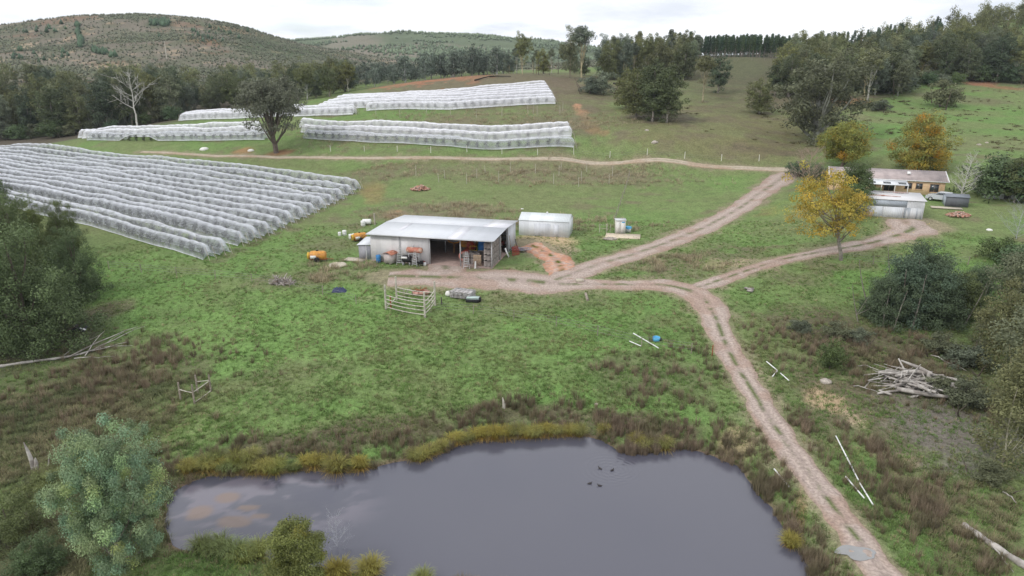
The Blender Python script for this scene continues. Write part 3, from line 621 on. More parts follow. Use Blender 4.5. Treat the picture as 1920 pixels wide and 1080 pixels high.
def kind(name, cat, H, leafm, barkm, seed, R, base, n, cr, per, leaf, **k):
    c, t = make_tree(seed, H, R, base, n, cr, per, leaf, **k)
    return Kind(name, cat, [('crown', c, leafm), ('trunk', t, barkm)], H)
gumA = kind('eucalyptus_tree', 'tree', 20, mt_gum, bk_pale, 101, 5.8, 3.0, 125, 1.35, 80, .48, shape='umbrella', tr=.30, limbs=14, var=.28)
gumB = kind('eucalyptus_tree', 'tree', 20, mt_gumg, bk_pale, 102, 5.0, 1.5, 110, 1.35, 80, .48, tr=.28, limbs=12, var=.28)
gumC = kind('eucalyptus_tree', 'tree', 20, mt_gum, bk_grey, 103, 6.4, 1.5, 140, 1.5, 75, .5, shape='dome', tr=.38, limbs=14, var=.3, lobes=.6)
gumD = kind('eucalyptus_tree', 'tree', 20, mt_gumd, bk_grey, 104, 5.4, .5, 120, 1.5, 75, .5, tr=.3, limbs=10, var=.25)
gumE = kind('eucalyptus_tree', 'tree', 20, mt_gumg, bk_pale, 105, 4.2, 8, 55, 1.3, 75, .46, shape='umbrella', tr=.24, limbs=12, var=.28, lobes=.6)
bush = kind('wattle_bush', 'bush', 5, mt_gumg, bk_dark, 106, 4.0, .2, 60, .95, 80, .34, shape='dome', tr=.12, limbs=8, trunks=4)
dbush = kind('dark_bush', 'bush', 5, mt_dk, bk_dark, 107, 3.4, .1, 60, .9, 80, .30, shape='dome', tr=.12, limbs=6)
pine = kind('pine_tree', 'tree', 14, mt_pine, bk_grey, 108, 2.2, 3.2, 60, .75, 60, .36, shape='cone', tr=.16, limbs=8)
LOOK = {'eucalyptus_tree':'spreading gum','001':'narrow grey gum','002':'broad domed gum','003':'dark low-branching gum','004':'airy thin-topped gum','pine':'slender pine'}
WOODK = [gumA, gumB, gumC, gumD, gumE]
def wood(us, Ys, n, Hs, group, label, kinds, wr=(.85,1.2), seed=1, mind=4.5):
    rng = random.Random(seed); pts = []; tries = 0
    while len(pts) < n and tries < n*60:
        tries += 1; u = rng.uniform(*us); Y = rng.uniform(Ys[0], Ys[1]) if rng.random() < .5 else rng.uniform(Ys[0], Ys[0]+(Ys[1]-Ys[0])*.4)
        x, y, _ = at_y(u, 150, Y); sec = ['far left part','left part','middle','right part','far right part'][min(4, max(0, int((u-us[0])/(us[1]-us[0])*5)))]; dep = ['front edge','middle rows','back'][min(2, int((Y-Ys[0])/(Ys[1]-Ys[0])*3))]
        if any((x-a)**2+(y-b)**2 < mind**2 for a, b in pts): continue
        pts.append((x, y)); H = rng.uniform(*Hs); k = rng.choice(kinds); s = H/k.H; w = rng.uniform(*wr)
        k.put((x, y, hgt(x, y)), (s*w, s*w, s), rng.uniform(0, 6.28), LOOK[k.root.name.split('.')[-1] if k is not pine else 'pine'] + ', %s, %s of ' % (dep, sec) + label, group, (rng.uniform(-.05,.05), rng.uniform(-.05,.05)))
wood((-150,330), (236,325), 80, (15,20), 'eucalypts in the dark wood behind the far left nets', 'the far left wood', [gumA,gumB,gumC,gumD,gumD], seed=11, wr=(.85,1.25))
wood((330,660), (258,340), 55, (9,14), 'eucalypts in the wood behind the upper nets', 'the wood behind the upper nets', [gumA,gumB,gumC,gumD], seed=12, wr=(.9,1.3))
LINEWOOD = ((640,945),(290,370))
wood((950,1130), (278,320), 12, (6,11), 'small trees at the top of the bare rise', 'the bare rise', [gumB,gumE,gumC], seed=14)
wood((1130,1300), (260,320), 26, (12.5,16.5), 'tall gums on the skyline left of the pine plantation', 'the skyline clump left of the pines', [gumA,gumB,gumE,gumC], seed=15, wr=(.8,1.1))
wood((1470,1700), (222,325), 60, (11,16), 'gums in the wood on the slope above the house', 'the wood above the farmhouse', [gumA,gumC,gumB,gumC], seed=16, wr=(.95,1.3))
wood((1690,2000), (248,325), 52, (12,17), 'gums in the forest edge at the upper right', 'the upper right forest', [gumA,gumB,gumC,gumD], seed=17)
HILLWOOD = ((1600,2020),(330,460))
wood((1270,1490), (334,372), 170, (8.6,10.4), 'pines of the dark plantation on the ridge', 'the ridge plantation', [pine], seed=19, wr=(.9,1.1), mind=1.6)
wood((1180,1300), (325,380), 16, (10,13), 'pines behind the skyline gums', 'the pines behind the skyline gums', [pine], seed=20, mind=2.5)

# trees one can tell apart
for (us, Y0, n, nm) in (((-150,330), 233, 16, 'the far left wood'), ((1480,1700), 222, 9, 'the wood above the farmhouse'), ((1700,1960), 244, 10, 'the upper right forest'), ((1140,1290), 262, 7, 'the skyline clump left of the pines')):
    for i in range(n):
        u = us[0] + (us[1]-us[0])*(i+.5)/n; x, y, _ = at_y(u, 150, Y0 + random.uniform(0, 12)); k = [bush, dbush][i % 2]; sc_ = random.uniform(.7, 1.3)
        k.put((x, y, hgt(x, y)), (sc_*1.2, sc_*1.2, sc_), None, '%s understory bush from the left along ' % 'first second third fourth fifth sixth seventh eighth ninth tenth eleventh twelfth thirteenth fourteenth fifteenth sixteenth'.split()[i] + nm, 'understory bushes of ' + nm)
big = kind('spreading_tree', 'tree', 18, mat('leaf_lone', (.155,.165,.115), .7, .15, .5, attr=True, transl=.15), bk_dark, 201, 8.6, 3.0, 200, 1.45, 110, .42, shape='umbrella', tr=.55, limbs=26, var=.25, lobes=.5, fork=.35)
sized(big, 518, 287, 142, 'lone spreading tree with a dark trunk standing before the upper nets', rot=.6)
oldg = kind('old_gum_tree', 'tree', 21, mat('leaf_old', (.125,.135,.080), .7, .15, .5, attr=True, transl=.12), bk_pale, 202, 8.2, 2.5, 210, 1.6, 110, .46, tr=.7, limbs=24, var=.3, lobes=.8, fork=.3)
sized(oldg, 1530, 266, 162, 'huge old gum with a pale forked trunk above the driveway bend', wf=1.22, rot=1.0)
sized(gumA, 980, 141, 75, 'slim tall gum standing alone on the bare rise', wf=.85, rot=1)
sized(gumE, 1090, 150, 100, 'tall airy gum with pale trunk right of the slim one', wf=1.3, rot=2)
sized(gumB, 1068, 146, 92, 'tall gum close behind the airy one on the rise', wf=1.0, rot=4)
for u, v, h, w, l in ((1192,222,98,.9,'left'),(1222,228,112,1.0,'tallest middle'),(1250,230,105,1.0,'right front'),(1238,224,80,1.2,'low rear'),(1172,205,80,.9,'small outer left')):
    sized(gumD if h > 100 else gumC, u, v, h, l + ' olive gum in the clump of stems on the paddock slope', wf=w*1.2, group='gums of the clump on the paddock slope')
sized(gumE, 1318, 192, 88, 'grey gum with a bare lower trunk on the paddock slope', wf=1.3, rot=.5)
sized(gumD, 1345, 175, 70, 'dark round gum behind the grey one on the paddock slope', wf=1.3, rot=.9)
sized(gumC, 1424, 214, 70, 'small round olive tree alone on the brown paddock', wf=1.35, rot=2.2)
sized(gumD, 1452, 180, 62, 'dark leaning gum at the left edge of the slope wood', wf=1.2)
sized(gumD, 1688, 168, 66, 'dark gum standing at the right end of the slope wood', wf=1.2)
sized(gumE, 1626, 190, 100, 'pale trunked gum at the front of the slope wood', wf=1.4)
sized(gumD, 1870, 150, 80, 'dark broad gum at the front of the upper right forest', wf=1.3)
sized(bush, 1765, 200, 48, 'dark wide bush on the green slope at the right', wf=1.05)
sized(bush, 1128, 176, 40, 'grey domed bush beside the clump of stems', wf=1.1)
sized(bush, 1105, 176, 30, 'smaller grey bush left of the domed one', wf=1.1)
sized(bush, 1560, 236, 24, 'low grey scrub right of the old gum', wf=1.4); sized(bush, 1650, 208, 20, 'low grey scrub under the slope wood', wf=1.6)
# garden trees round the house
ygr = kind('autumn_tree', 'tree', 10, mt_ygr, bk_dark, 211, 5.4, .8, 150, 1.25, 130, .30, shape='oval', tr=.3, limbs=12, var=.22, warm=.3, lobes=.2, tip=((1.6,1.0,.6),.07))
sized(ygr, 1576, 318, 92, 'rounded yellow green tree behind the left end of the house', rot=1)
orr = kind('autumn_tree', 'tree', 10, mt_or, bk_dark, 212, 6.2, .3, 190, 1.25, 130, .30, shape='dome', tr=.3, limbs=12, var=.28, warm=.5, lobes=.25, tip=((1.5,.95,.5),.16))
sized(orr, 1724, 320, 100, 'wide orange and green autumn tree behind the house roof', wf=.95, rot=.2)
drk = kind('garden_tree', 'tree', 10, mt_dk, bk_dark, 213, 3.4, .3, 130, .9, 130, .24, shape='oval', tr=.2, limbs=8, lobes=.5)
sized(drk, 1597, 396, 98, 'dark green pointed garden tree between the yellow tree and the garage', wf=1.0, rot=1)
lgr = kind('garden_tree', 'tree', 6, mat('leaf_midgreen', (.115,.17,.06), .6, .15, .5, attr=True, transl=.2), bk_dark, 214, 2.7, .4, 70, .8, 130, .20, shape='oval', tr=.14, limbs=8)
sized(lgr, 1594, 412, 72, 'mid green round garden tree before the left wall of the garage', wf=1.15, rot=2)
yel_c, yel_t = make_tree(215, 11.5, 5.6, 3.2, 150, .85, 70, .25, shape='oval', tr=.22, limbs=26, lean=(-2.6,1.0), var=.3, warm=.25, fork=.6, lobes=.6, tip=((.75,.85,.9),.2))
yel = Kind('yellow_tree', 'tree', [('crown', yel_c, mt_yel), ('trunk', yel_t, bk_grey)], 11.5)
sized(yel, 1577, 488, 172, 'leaning yellow leaved tree over the driveway with a thin grey trunk', wf=1.0, rot=.2, tilt=(0,-.10))
for u, v, h, w, l in ((1862,372,82,1.3,'dark evergreen tree hiding the small shed at the right'),(1900,380,92,1.2,'tallest dark evergreen beside the small shed at the right'),(1935,378,88,1.2,'dark evergreen at the right edge behind the lawn')):
    sized(gumD if l[0]=='t' else dbush, u, v, h, l, wf=w)
for u, v, h, w, l in ((1500,330,30,1.4,'pale green shrub at the end of the driveway'),(1532,345,40,1.0,'green shrub behind the yellow leaved tree'),(1636,372,26,.8,'dark shrub by the left verandah post'),(1702,360,14,1.3,'clipped green hedge bush before the verandah'),(1645,378,14,1.2,'low green shrub before the verandah rail')):
    sized(dbush, u, v, h, l, wf=w)
# thicket east of the road
grn = kind('thicket_tree', 'tree', 9, mat('leaf_greygreen', (.115,.150,.088), .7, .15, .5, attr=True, inst=.15, transl=.15), bk_grey, 221, 4.2, .0, 210, .95, 150, .20, shape='dome', tr=.09, limbs=12, trunks=3, lobes=.45, var=.25)
TH = [(1655,606,110,1.0,'left grey green tree of the thicket'),(1700,600,148,1.0,'tallest grey green tree in the middle of the thicket'),(1752,612,125,1.0,'grey green tree right of the tallest in the thicket'),(1728,580,150,.9,'rear grey green tree of the thicket showing over the others'),(1800,590,96,1.05,'lower grey green tree at the right end of the thicket'),(1680,580,90,1.0,'small grey green tree at the back left of the thicket'),(1830,560,80,1.1,'grey green tree behind the thicket towards the lawn')]
for u, v, h, w, l in TH: sized(grn, u, v, h, l, wf=w)
sap = kind('sapling_gum', 'tree', 9, mat('leaf_palegum', (.15,.16,.105), .7, .15, .5, attr=True, inst=.15, transl=.2), bk_pale, 222, 3.4, 1.2, 130, .85, 120, .20, shape='oval', tr=.075, limbs=16, trunks=2, lobes=.7, fork=.3)
for u, v, h, w, l in ((1880,700,170,1.0,'loose pale gum with thin stems at the right edge above the log pile'),(1925,640,190,1.1,'tall pale gum cut by the right edge of the view'),(1900,870,240,.9,'grey green gum leaning in from the right edge beside the bare ground'),(1960,800,260,1.1,'large gum mostly outside the right edge'),(1850,655,90,1.1,'short pale gum right of the thicket')):
    sized(sap, u, v, h, l, wf=w)
for u, v, h, w, l in ((1880,490,50,1.2,'dark round bush on the lawn edge at the right'),(1915,520,66,1.2,'dark spreading bush at the right edge below the lawn'),(1553,692,62,.75,'dark upright shrub in the scrub east of the road'),(1930,545,60,1.1,'grey bush below the dark one at the right edge')):
    sized(dbush, u, v, h, l, wf=w)
for u, v, h, w, l in ((1500,624,26,1.3,'grey scrub bush nearest the road in the east scrub'),(1565,632,30,1.3,'grey scrub bush in the middle of the east scrub'),(1610,640,26,1.4,'grey scrub bush right of the middle one in the east scrub'),(1760,660,36,1.4,'olive shrub between the thicket and the log pile'),(1820,690,44,1.5,'olive shrub right of the log pile'),(1760,738,34,1.5,'dark creeping shrub growing through the log pile'),(1810,760,50,1.4,'dark creeping shrub beside the grey stumps'),(1850,900,40,1.4,'low green shrub on the bare ground at the right')):
    sized(bush, u, v, h, l, wf=w)
# left side
oak = kind('dense_tree', 'tree', 14, mat('leaf_deepgreen', (.105,.135,.062), .7, .15, .5, attr=True, inst=.12, transl=.12), bk_dark, 231, 7.6, .2, 260, 1.35, 170, .27, shape='dome', tr=.45, limbs=16, lobes=.55, var=.3)
for u, v, h, w, l in ((55,650,225,.92,'largest dense dark tree at the left edge above the fallen trunk'),(150,560,130,.72,'dense dark tree leaning over the meadow at the left'),(-50,600,270,.9,'dense dark tree at the very left edge'),(40,520,150,.8,'dark tree behind the largest at the left edge'),(120,480,100,.75,'dark olive tree in front of the lowest net row'),(-10,480,160,.8,'tall dark tree at the left edge before the net rows'),(60,470,90,.8,'dark tree at the left between the net rows and the largest tree')):
    sized(oak, u, v, h, l, wf=w)
wat = kind('silver_wattle', 'tree', 9, mt_wat, bk_grey, 232, 4.1, .1, 340, .62, 330, .12, shape='oval', tr=.16, limbs=20, lobes=.42, var=.3, warm=.25, tip=((1.35,1.25,.95),.12), fill=.3, up=.6)
sized(wat, 224, 1070, 312, 'feathery silver green wattle beside the pond at the lower left', wf=.66, rot=.4)
wat2 = kind('round_shrub', 'bush', 4, mat('leaf_oliveshrub', (.17,.19,.055), .6, .15, .5, attr=True, transl=.15), bk_grey, 233, 1.85, .1, 230, .40, 200, .085, shape='oval', tr=.1, limbs=10, lobes=.25, var=.22, tip=((1.4,1.2,.8),.1))
sized(wat2, 563, 1098, 142, 'rounded olive shrub on the near shore of the pond', wf=1.0)
for u, v, h, w, l in ((20,1010,90,1.2,'olive shrub at the lower left edge'),(100,930,64,1.3,'yellow green shrub behind the silver wattle'),(70,1075,80,1.2,'dark shrub in the lower left corner')):
    sized(kind('scrub_bush','bush',4, mt_ol if 'dark' not in l else mt_dk, bk_dark, 240+u, 2.4, .0, 110, .5, 170, .11, shape='dome', tr=.08, limbs=8, lobes=.5), u, v, h, l, wf=w)

# ------------------------------------------------------------------ bare and dead wood
def bare(seed, H, spread, r0, n0=7, n1=6, n2=4, droop=0.0, lean=(0,0), start=.25, mb=None):
    rng = np.random.default_rng(seed); mb = mb or MB(); top = np.array([lean[0], lean[1], H])
    P = curve((0,0,-.3), top, (rng.normal()*H*.03, rng.normal()*H*.03, 0), 8, rng, r0*.4); mb.tube(P, np.linspace(r0, r0*.15, 8), 6)
    for i in range(n0):
        f = start + (1-start)*i/n0; s = P[0] + (P[-1]-P[0])*f; a = i*2.4 + rng.random(); L = spread*(1.15-f*.6)*(.7+.5*rng.random())
        e = s + np.array([math.cos(a)*L, math.sin(a)*L, L*(.75-droop)*(.6+.7*rng.random())]); Q = curve(s, e, (0,0,-L*.08), 6, rng, r0*.25); mb.tube(Q, np.linspace(r0*.5*(1.1-f), r0*.10, 6), 5)
        for j in range(n1):
            g = .3 + .7*j/n1; s2 = Q[0] + (Q[-1]-Q[0])*g; d = (e-s)/L*.5 + rng.normal(size=3)*.5 + np.array([0,0,.35-droop]); L2 = L*.45*(.6+.6*rng.random()); e2 = s2 + d*L2
            mb.tube(curve(s2, e2, (0,0,-L2*.05), 4, rng, r0*.1), np.linspace(r0*.16, r0*.05, 4), 4, cap=False)
            for k in range(n2):
                s3 = s2 + (e2-s2)*(.3+.7*rng.random()); e3 = s3 + (d*.5 + rng.normal(size=3)*.5 + np.array([0,0,-droop]))*L2*.5; mb.tube([s3, e3], [r0*.06, r0*.03], 3, cap=False)
    return mb
def bare_tree(name, cat, u, v, hpx, label, m, seed, H=8, spread=2.5, r0=.14, wf=1.0, tilt=(0,0), **k):
    p = gp(u, v); s = hpx*px_m(p)/H; r = thing(name, label, cat, (p.x,p.y,p.z-.05), 0, scale=(s*wf,s*wf,s)); r.rotation_euler = (tilt[0],tilt[1],seed)
    bare(seed, H, spread, r0, **k).build('branches', m, r); return r
m_white = mat('white_bark', (.52,.50,.47), .8, .2, 3, .2); m_twig = mat('pink_twigs', (.36,.27,.22), .9, .25, 3); m_twg = mat('grey_twigs', (.36,.36,.38), .9, .25, 3)
bare_tree('dead_tree', 'tree', 258, 240, 90, 'bare white dead tree with a forked top before the left wood', m_white, 3, H=16, spread=6.5, r0=.30, n0=12, n1=8, n2=4, start=.4)
bare_tree('dead_tree', 'tree', 170, 246, 60, 'thin pale dead trunk left of the forked white one', m_white, 4, H=14, spread=3, r0=.25, n0=6, n1=3, n2=2, start=.4)
bare_tree('weeping_birch', 'tree', 1800, 374, 82, 'bare white barked birch leaning right beside the house', m_white, 5, H=9, spread=2.4, r0=.15, n0=26, n1=7, n2=6, droop=.05, lean=(1.3,0), start=.15)
bare_tree('bare_shrub', 'bush', 1513, 350, 62, 'leafless pinkish shrub at the bend of the driveway', m_twig, 6, H=5, spread=2.6, r0=.07, n0=34, n1=9, n2=6, start=.03)
bare_tree('bare_shrub', 'bush', 1905, 448, 60, 'leafless grey shrub at the right edge of the lawn', m_twg, 7, H=5, spread=2.8, r0=.06, n0=26, n1=8, n2=5, start=.03)
bare_tree('bare_shrub', 'bush', 634, 1046, 96, 'leafless silver shrub at the water edge beside the rounded shrub', mat('silver_twigs', (.45,.46,.50), .8, .2, 3), 8, H=2.6, spread=.8, r0=.025, n0=26, n1=7, n2=6, start=.05, wf=.8)
for k, (u, v, h) in enumerate(((1010,140,32),(1030,141,26),(1046,139,36),(1000,139,24))): bare_tree('dead_tree', 'tree', u, v, h, 'thin blackened dead tree on the bare rise', bk_dark, 20+k, H=7, spread=1.2, r0=.14, n0=6, n1=4, n2=2)
for o in list(COL.objects):
    if o.get('label') == 'thin blackened dead tree on the bare rise': o['group'] = 'blackened dead trees on the bare rise'

def log_thing(name, label, cat, pts, r0, r1, m, branches=(), group=None):
    """pts: photo pixels the log lies along"""
    Q = [gp(*p) for p in pts]; o = Q[0]; t = thing(name, label, cat, tuple(o), 0, group); mb = MB(); n = len(Q)
    P = [np.array(q-o) + np.array([0,0,r0*.8]) for q in Q]; P = smooth_line(P, 2); mb.tube(P, np.linspace(r0, r1, len(P))*(1+.15*np.sin(np.arange(len(P))*1.7)), 8); mb.build('trunk', m, t)
    if branches:
        mb = MB()
        for a, b, hh, r in branches:
            A = gp(*a)-o; B = gp(*b)-o; A = np.array(A)+np.array([0,0,r0]); B = np.array(B)+np.array([0,0,hh]); mb.tube(curve(A, B, (0,0,hh*.3), 6, np.random.default_rng(int(a[0]+b[0])), .05), np.linspace(r, r*.3, 6), 5)
        mb.build('branch', m, t)
    return t
log_thing('fallen_tree', 'fallen dead tree with bare pale branches in the left gully', 'dead tree', [(0,690),(60,680),(130,672),(190,655)], .17, .09, bk_dead,
    [((130,672),(262,632),1.2,.09),((150,668),(240,650),.5,.07),((170,662),(275,628),1.0,.06),((140,675),(215,672),.2,.06),((160,670),(200,640),1.2,.06),((185,655),(250,655),.4,.05),((120,670),(190,645),1.0,.05),((180,660),(235,638),.9,.05)])
log_thing('fallen_log', 'weathered grey log with charred end in the lower right corner', 'log', [(1805,988),(1840,1012),(1880,1040),(1935,1075)], .20, .24, bk_dead, [((1860,1030),(1900,1075),.05,.06)])
log_thing('sunken_log', 'short dark stick lying in the shallow end of the pond', 'log', [(342,982),(352,988),(364,996)], .07, .05, bk_dark)
# dead stump with spikes
p = gp(64, 880); t = thing('dead_stump', 'tall splintered dead stump standing in the left scrub', 'stump', tuple(p)); mb = MB()
mb.tube([(0,0,-.2),(-.05,0,.8),(-.2,.05,1.6),(-.38,.1,2.3)], [.22,.16,.12,.03], 7); mb.tube([(.15,0,-.2),(.28,0,.6),(.3,0,1.0)], [.18,.13,.04], 6); mb.tube([(.9,.2,-.2),(1.1,.2,.5),(1.25,.2,1.1)], [.07,.05,.02], 6); mb.build('trunk', bk_dead, t)
# the log pile
p = gp(1705, 722); t = thing('log_pile', 'large heap of bleached grey logs and branches east of the road', 'log pile', tuple(p)); rng = np.random.default_rng(5); mb = MB()
k = px_m(p)
for i in range(110):
    a = rng.normal()*.45 + (.3 if i % 3 else 2.2); L = .8+2.8*rng.random(); c = np.array([rng.normal()*1.3, rng.normal()*.85, 0]); c[2] = max(.12, 1.15 - np.hypot(c[0]/2.4, c[1]/1.8)*.9)*rng.random()+.1; d = np.array([math.cos(a), math.sin(a), rng.normal()*.16])*L/2
    r = .03+.10*rng.random()**2; mb.tube([c-d, c+rng.normal(size=3)*.05, c+d], [r, r*.9, r*.6], 6)
mb.tube([(-.5,.4,.9),(.5,.3,1.0),(1.7,.2,.7),(4.0,-.3,.3)], [.10,.17,.14,.05], 7); mb.tube([(-.2,1.2,1.5),(.8,.5,1.2),(1.4,0,.9)], [.06,.14,.16], 7); mb.tube([(-1.6,-1.2,.3),(.2,-2.0,.25),(2.2,-2.4,.15)], [.18,.16,.08], 7)
mb.tube([(1.3,.2,1.0),(.9,-.6,.7),(.4,-1.3,.3)], [.14,.12,.08], 7); mb.build('logs', bk_dead, t); t.scale = (1.35,1.35,1.2)
for i,(u,v,h,l) in enumerate(((1782,728,26,'left pale root stump beside the log pile'),(1800,735,22,'right pale root stump beside the log pile'))):
    p = gp(u, v+14); t = thing('root_stump', l, 'stump', tuple(p)); mb = MB(); s = h*px_m(p)
    mb.tube([(0,0,-.1),(.05,0,s*.5),(-.08,0,s)], [s*.35,s*.22,s*.1], 8)
    for a in range(5): mb.tube([(0,0,s*.2*a*.8),(math.cos(a*1.3+i)*s*.5,math.sin(a*1.3)*s*.5,s*(.2+.15*a))], [s*.14,s*.03], 5)
    mb.build('stump_wood', bk_dead, t)
for (a, b, l) in (((1745,668),(1812,700),'long thin bare pole above the log pile'),((1608,688),(1632,694),'short bare branch left of the log pile'),((1600,726),(1645,740),'thin bent branch lying below the log pile'),((1740,620),(1690,600),'pale branch lying at the foot of the thicket'),((1880,925),(1905,950),'thin pale stick on the ground at the right')):
    A, B = gp(*a), gp(*b); mb = MB(); d = np.array(B-A); mb.tube(curve((0,0,.1), d+np.array([0,0,.25]), (0,0,.2), 6, rng, .06), np.linspace(.06,.025,6), 5); o = mb.build('bare_branch', bk_dead); o.location = A; tag(o, l, 'branch')
# charred logs on the rise
for (a, b, l) in (((890,152),(925,145),'charred log lying left of the slim gum'),((918,145),(958,146),'charred log under the slim gum'),((1150,158),(1168,162),'small charred stump right of the bare rise')):
    A, B = gp(*a), gp(*b); mb = MB(); d = np.array(B-A); mb.tube(curve((0,0,.3), d+np.array([0,0,.5]), (0,0,.3), 6, rng, .1), np.linspace(.28,.14,6), 6); o = mb.build('charred_log', mat('charcoal', (.03,.027,.025), .9, .3, 3)); o.location = A; tag(o, l, 'log')

# ------------------------------------------------------------------ tussocks, rushes, grass
def tuft(n, H, spread, w, rng, droop=.5, base=.25, seg=3, c0=(.6,.45,.3), c1=(1,1,1), upr=.2):
    a = rng.random(n)*6.283; r0 = base*np.sqrt(rng.random(n)); L = H*(.6+.5*rng.random(n)); out = spread*(upr+(1-upr)*rng.random(n)); b = a + rng.normal(size=n)*.4
    t = np.linspace(0, 1, seg+1); V = []; T = []
    side = np.stack([-np.sin(b), np.cos(b), np.zeros(n)], 1)
    for q in t:
        c = np.stack([np.cos(a)*r0 + np.cos(b)*out*q**1.3, np.sin(a)*r0 + np.sin(b)*out*q**1.3, L*(q - droop*q**2.6)], 1)
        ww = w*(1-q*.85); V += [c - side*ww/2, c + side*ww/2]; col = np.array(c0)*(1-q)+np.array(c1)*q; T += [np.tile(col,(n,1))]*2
    V = np.stack(V, 1); T = np.stack(T, 1)*(1+(rng.random((n,1,1))-.5)*.5); m = 2*(seg+1)
    F = np.concatenate([np.arange(n)[:,None]*m + np.array([2*k, 2*k+1, 2*k+3, 2*k+2]) for k in range(seg)])
    return V.reshape(-1,3), F, T.reshape(-1,3)
rng = np.random.default_rng(9)
tusk = []
for k in range(3):
    mb = MB()
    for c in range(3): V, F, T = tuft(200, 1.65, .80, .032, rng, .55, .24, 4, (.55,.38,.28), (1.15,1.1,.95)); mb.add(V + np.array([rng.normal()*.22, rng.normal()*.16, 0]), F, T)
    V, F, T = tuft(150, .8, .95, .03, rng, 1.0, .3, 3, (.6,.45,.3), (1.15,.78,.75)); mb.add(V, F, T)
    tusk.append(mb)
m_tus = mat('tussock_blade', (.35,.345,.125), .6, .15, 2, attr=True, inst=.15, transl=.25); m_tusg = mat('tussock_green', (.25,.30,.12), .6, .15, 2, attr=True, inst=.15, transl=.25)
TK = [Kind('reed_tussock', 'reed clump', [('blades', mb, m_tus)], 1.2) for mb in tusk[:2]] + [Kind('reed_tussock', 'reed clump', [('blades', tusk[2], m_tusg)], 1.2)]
NTH = 'first second third fourth fifth sixth seventh eighth ninth tenth eleventh twelfth thirteenth fourteenth fifteenth sixteenth'.split()
def reeds(pix, w, group, label, kk=None):
    pix = sorted(pix)
    for i, (u, v) in enumerate(pix):
        lb = label if len(pix) == 1 else label + ', %s from the left' % NTH[i]
        p = gp(u, v); s = w*px_m(p)/1.9*random.uniform(.9,1.15); k = random.choice(kk or TK[:2]); k.put(p, (s*1.1, s*1.1, s), None, lb, group)
reeds([(356,880),(385,882),(410,878),(432,884),(455,880),(478,884),(500,882),(518,884),(445,868),(470,866),(400,866)], 44, 'green reed clumps at the left end of the far shore', 'green reed clump at the left of the far shore', [TK[2], TK[0]])
reeds([(553,882)], 30, None, 'small separate green reed clump left of the bright ones', [TK[2]])
reeds([(590,872)], 46, None, 'reed clump at the edge left of the two round bright ones'); reeds([(632,882)], 62, None, 'round bright reed clump left of its twin at the water'); reeds([(676,879)], 46, None, 'round bright reed clump right of its twin at the water')
reeds([(775,858),(795,857),(812,850),(824,842)], 38, 'yellow reed clumps on the short spit of the far shore', 'yellow reed clump on the short spit of the far shore')
reeds([(858,828),(878,826),(905,820),(925,818),(945,819),(965,817),(985,815),(1005,817),(1025,813),(1045,814),(1065,812),(1086,812)], 40, 'yellow reed clumps in the long row on the far shore', 'yellow reed clump in the long row on the far shore')
reeds([(1130,808)], 30, None, 'small yellow reed clump right of the long row'); reeds([(1193,832),(1210,836),(1245,842)], 38, 'yellow reed clumps by the right corner of the pond', 'yellow reed clump at the right corner of the far shore')
reeds([(1482,1020)], 54, None, 'single yellow reed clump on the right bank of the pond')
reeds([(385,1034),(410,1038),(442,1046),(478,1048)], 64, 'green reed clumps on the near left shore', 'green reed clump on the near left shore', [TK[2]])
reeds([(690,1082),(790,1098),(640,1080)], 60, 'green reed clumps at the lower edge of the pond', 'green reed clump at the lower edge beside the rounded shrub', [TK[2], TK[0]])

def scatter(n, az, lr, mask, rng):
    a = rng.uniform(*az, n); l = rng.uniform(*np.log(lr), n); x, y = np.exp(l)*np.sin(a), np.exp(l)*np.cos(a); m = mask(x, y) > rng.random(n)
    return x[m], y[m]
def pblob(u, v, ru, rv, soft=.35):
    p = gp(u, v); a0 = math.atan2(p.x,p.y); l0 = math.log(math.hypot(p.x,p.y)); p1, p2 = gp(u,v-rv), gp(u,v+rv); dl = max(.5*(math.log(math.hypot(p1.x,p1.y))-math.log(math.hypot(p2.x,p2.y))), .005); da = ru/1330.
    return lambda x, y: 1-sstep(1-soft, 1+soft, np.hypot((np.arctan2(x,y)-a0)/da, (np.log(np.hypot(x,y))-l0)/dl) + (fbm(x/1.5,y/1.5,71,3)-.5)*1.1)
def tiles(name, x, y, protos, sc, m, label, rng, cat='rushes'):
    mb = MB(); z = hgt(x, y); which = rng.integers(0, len(protos), len(x)); rot = rng.random(len(x))*6.283; s = sc*(.6+.8*rng.random(len(x)))
    tv = .7 + .6*rng.random(len(x))
    for k, (V, F, T) in enumerate(protos):
        q = which == k; n = q.sum()
        if not n: continue
        c, si, ss = np.cos(rot[q])[:,None], np.sin(rot[q])[:,None], s[q][:,None]
        P = np.stack([(V[:,0]*c - V[:,1]*si)*ss + x[q][:,None], (V[:,0]*si + V[:,1]*c)*ss + y[q][:,None], V[:,2]*ss + z[q][:,None] - .03], -1).reshape(-1,3)
        mb.add(P, (F[None] + np.arange(n)[:,None,None]*len(V)).reshape(-1,F.shape[1]), (T[None]*tv[q][:,None,None]).reshape(-1,3))
    return tag(mb.build(name, m), label, cat, kind='stuff')
VIEW = (-.72, .72)
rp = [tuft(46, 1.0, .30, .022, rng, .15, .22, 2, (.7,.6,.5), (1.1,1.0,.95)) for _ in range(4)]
m_rush = mat('rush_brown', (.245,.21,.16), .85, .2, .5, attr=True, col2=(.175,.175,.11)); m_scr = mat('scrub_grass', (.21,.19,.115), .85, .15, .3, attr=True, col2=(.13,.155,.075))
def shore(lo, hi, cond):
    def f(x, y):
        s = pond_sd(x, y); return sstep(lo-.2, lo+.1, s)*(1-sstep(hi*.5, hi, s + (fbm(x/1.2,y/1.2,44,3)-.5)*hi*.9))*cond(x, y)
    return f
X, Y = [], []
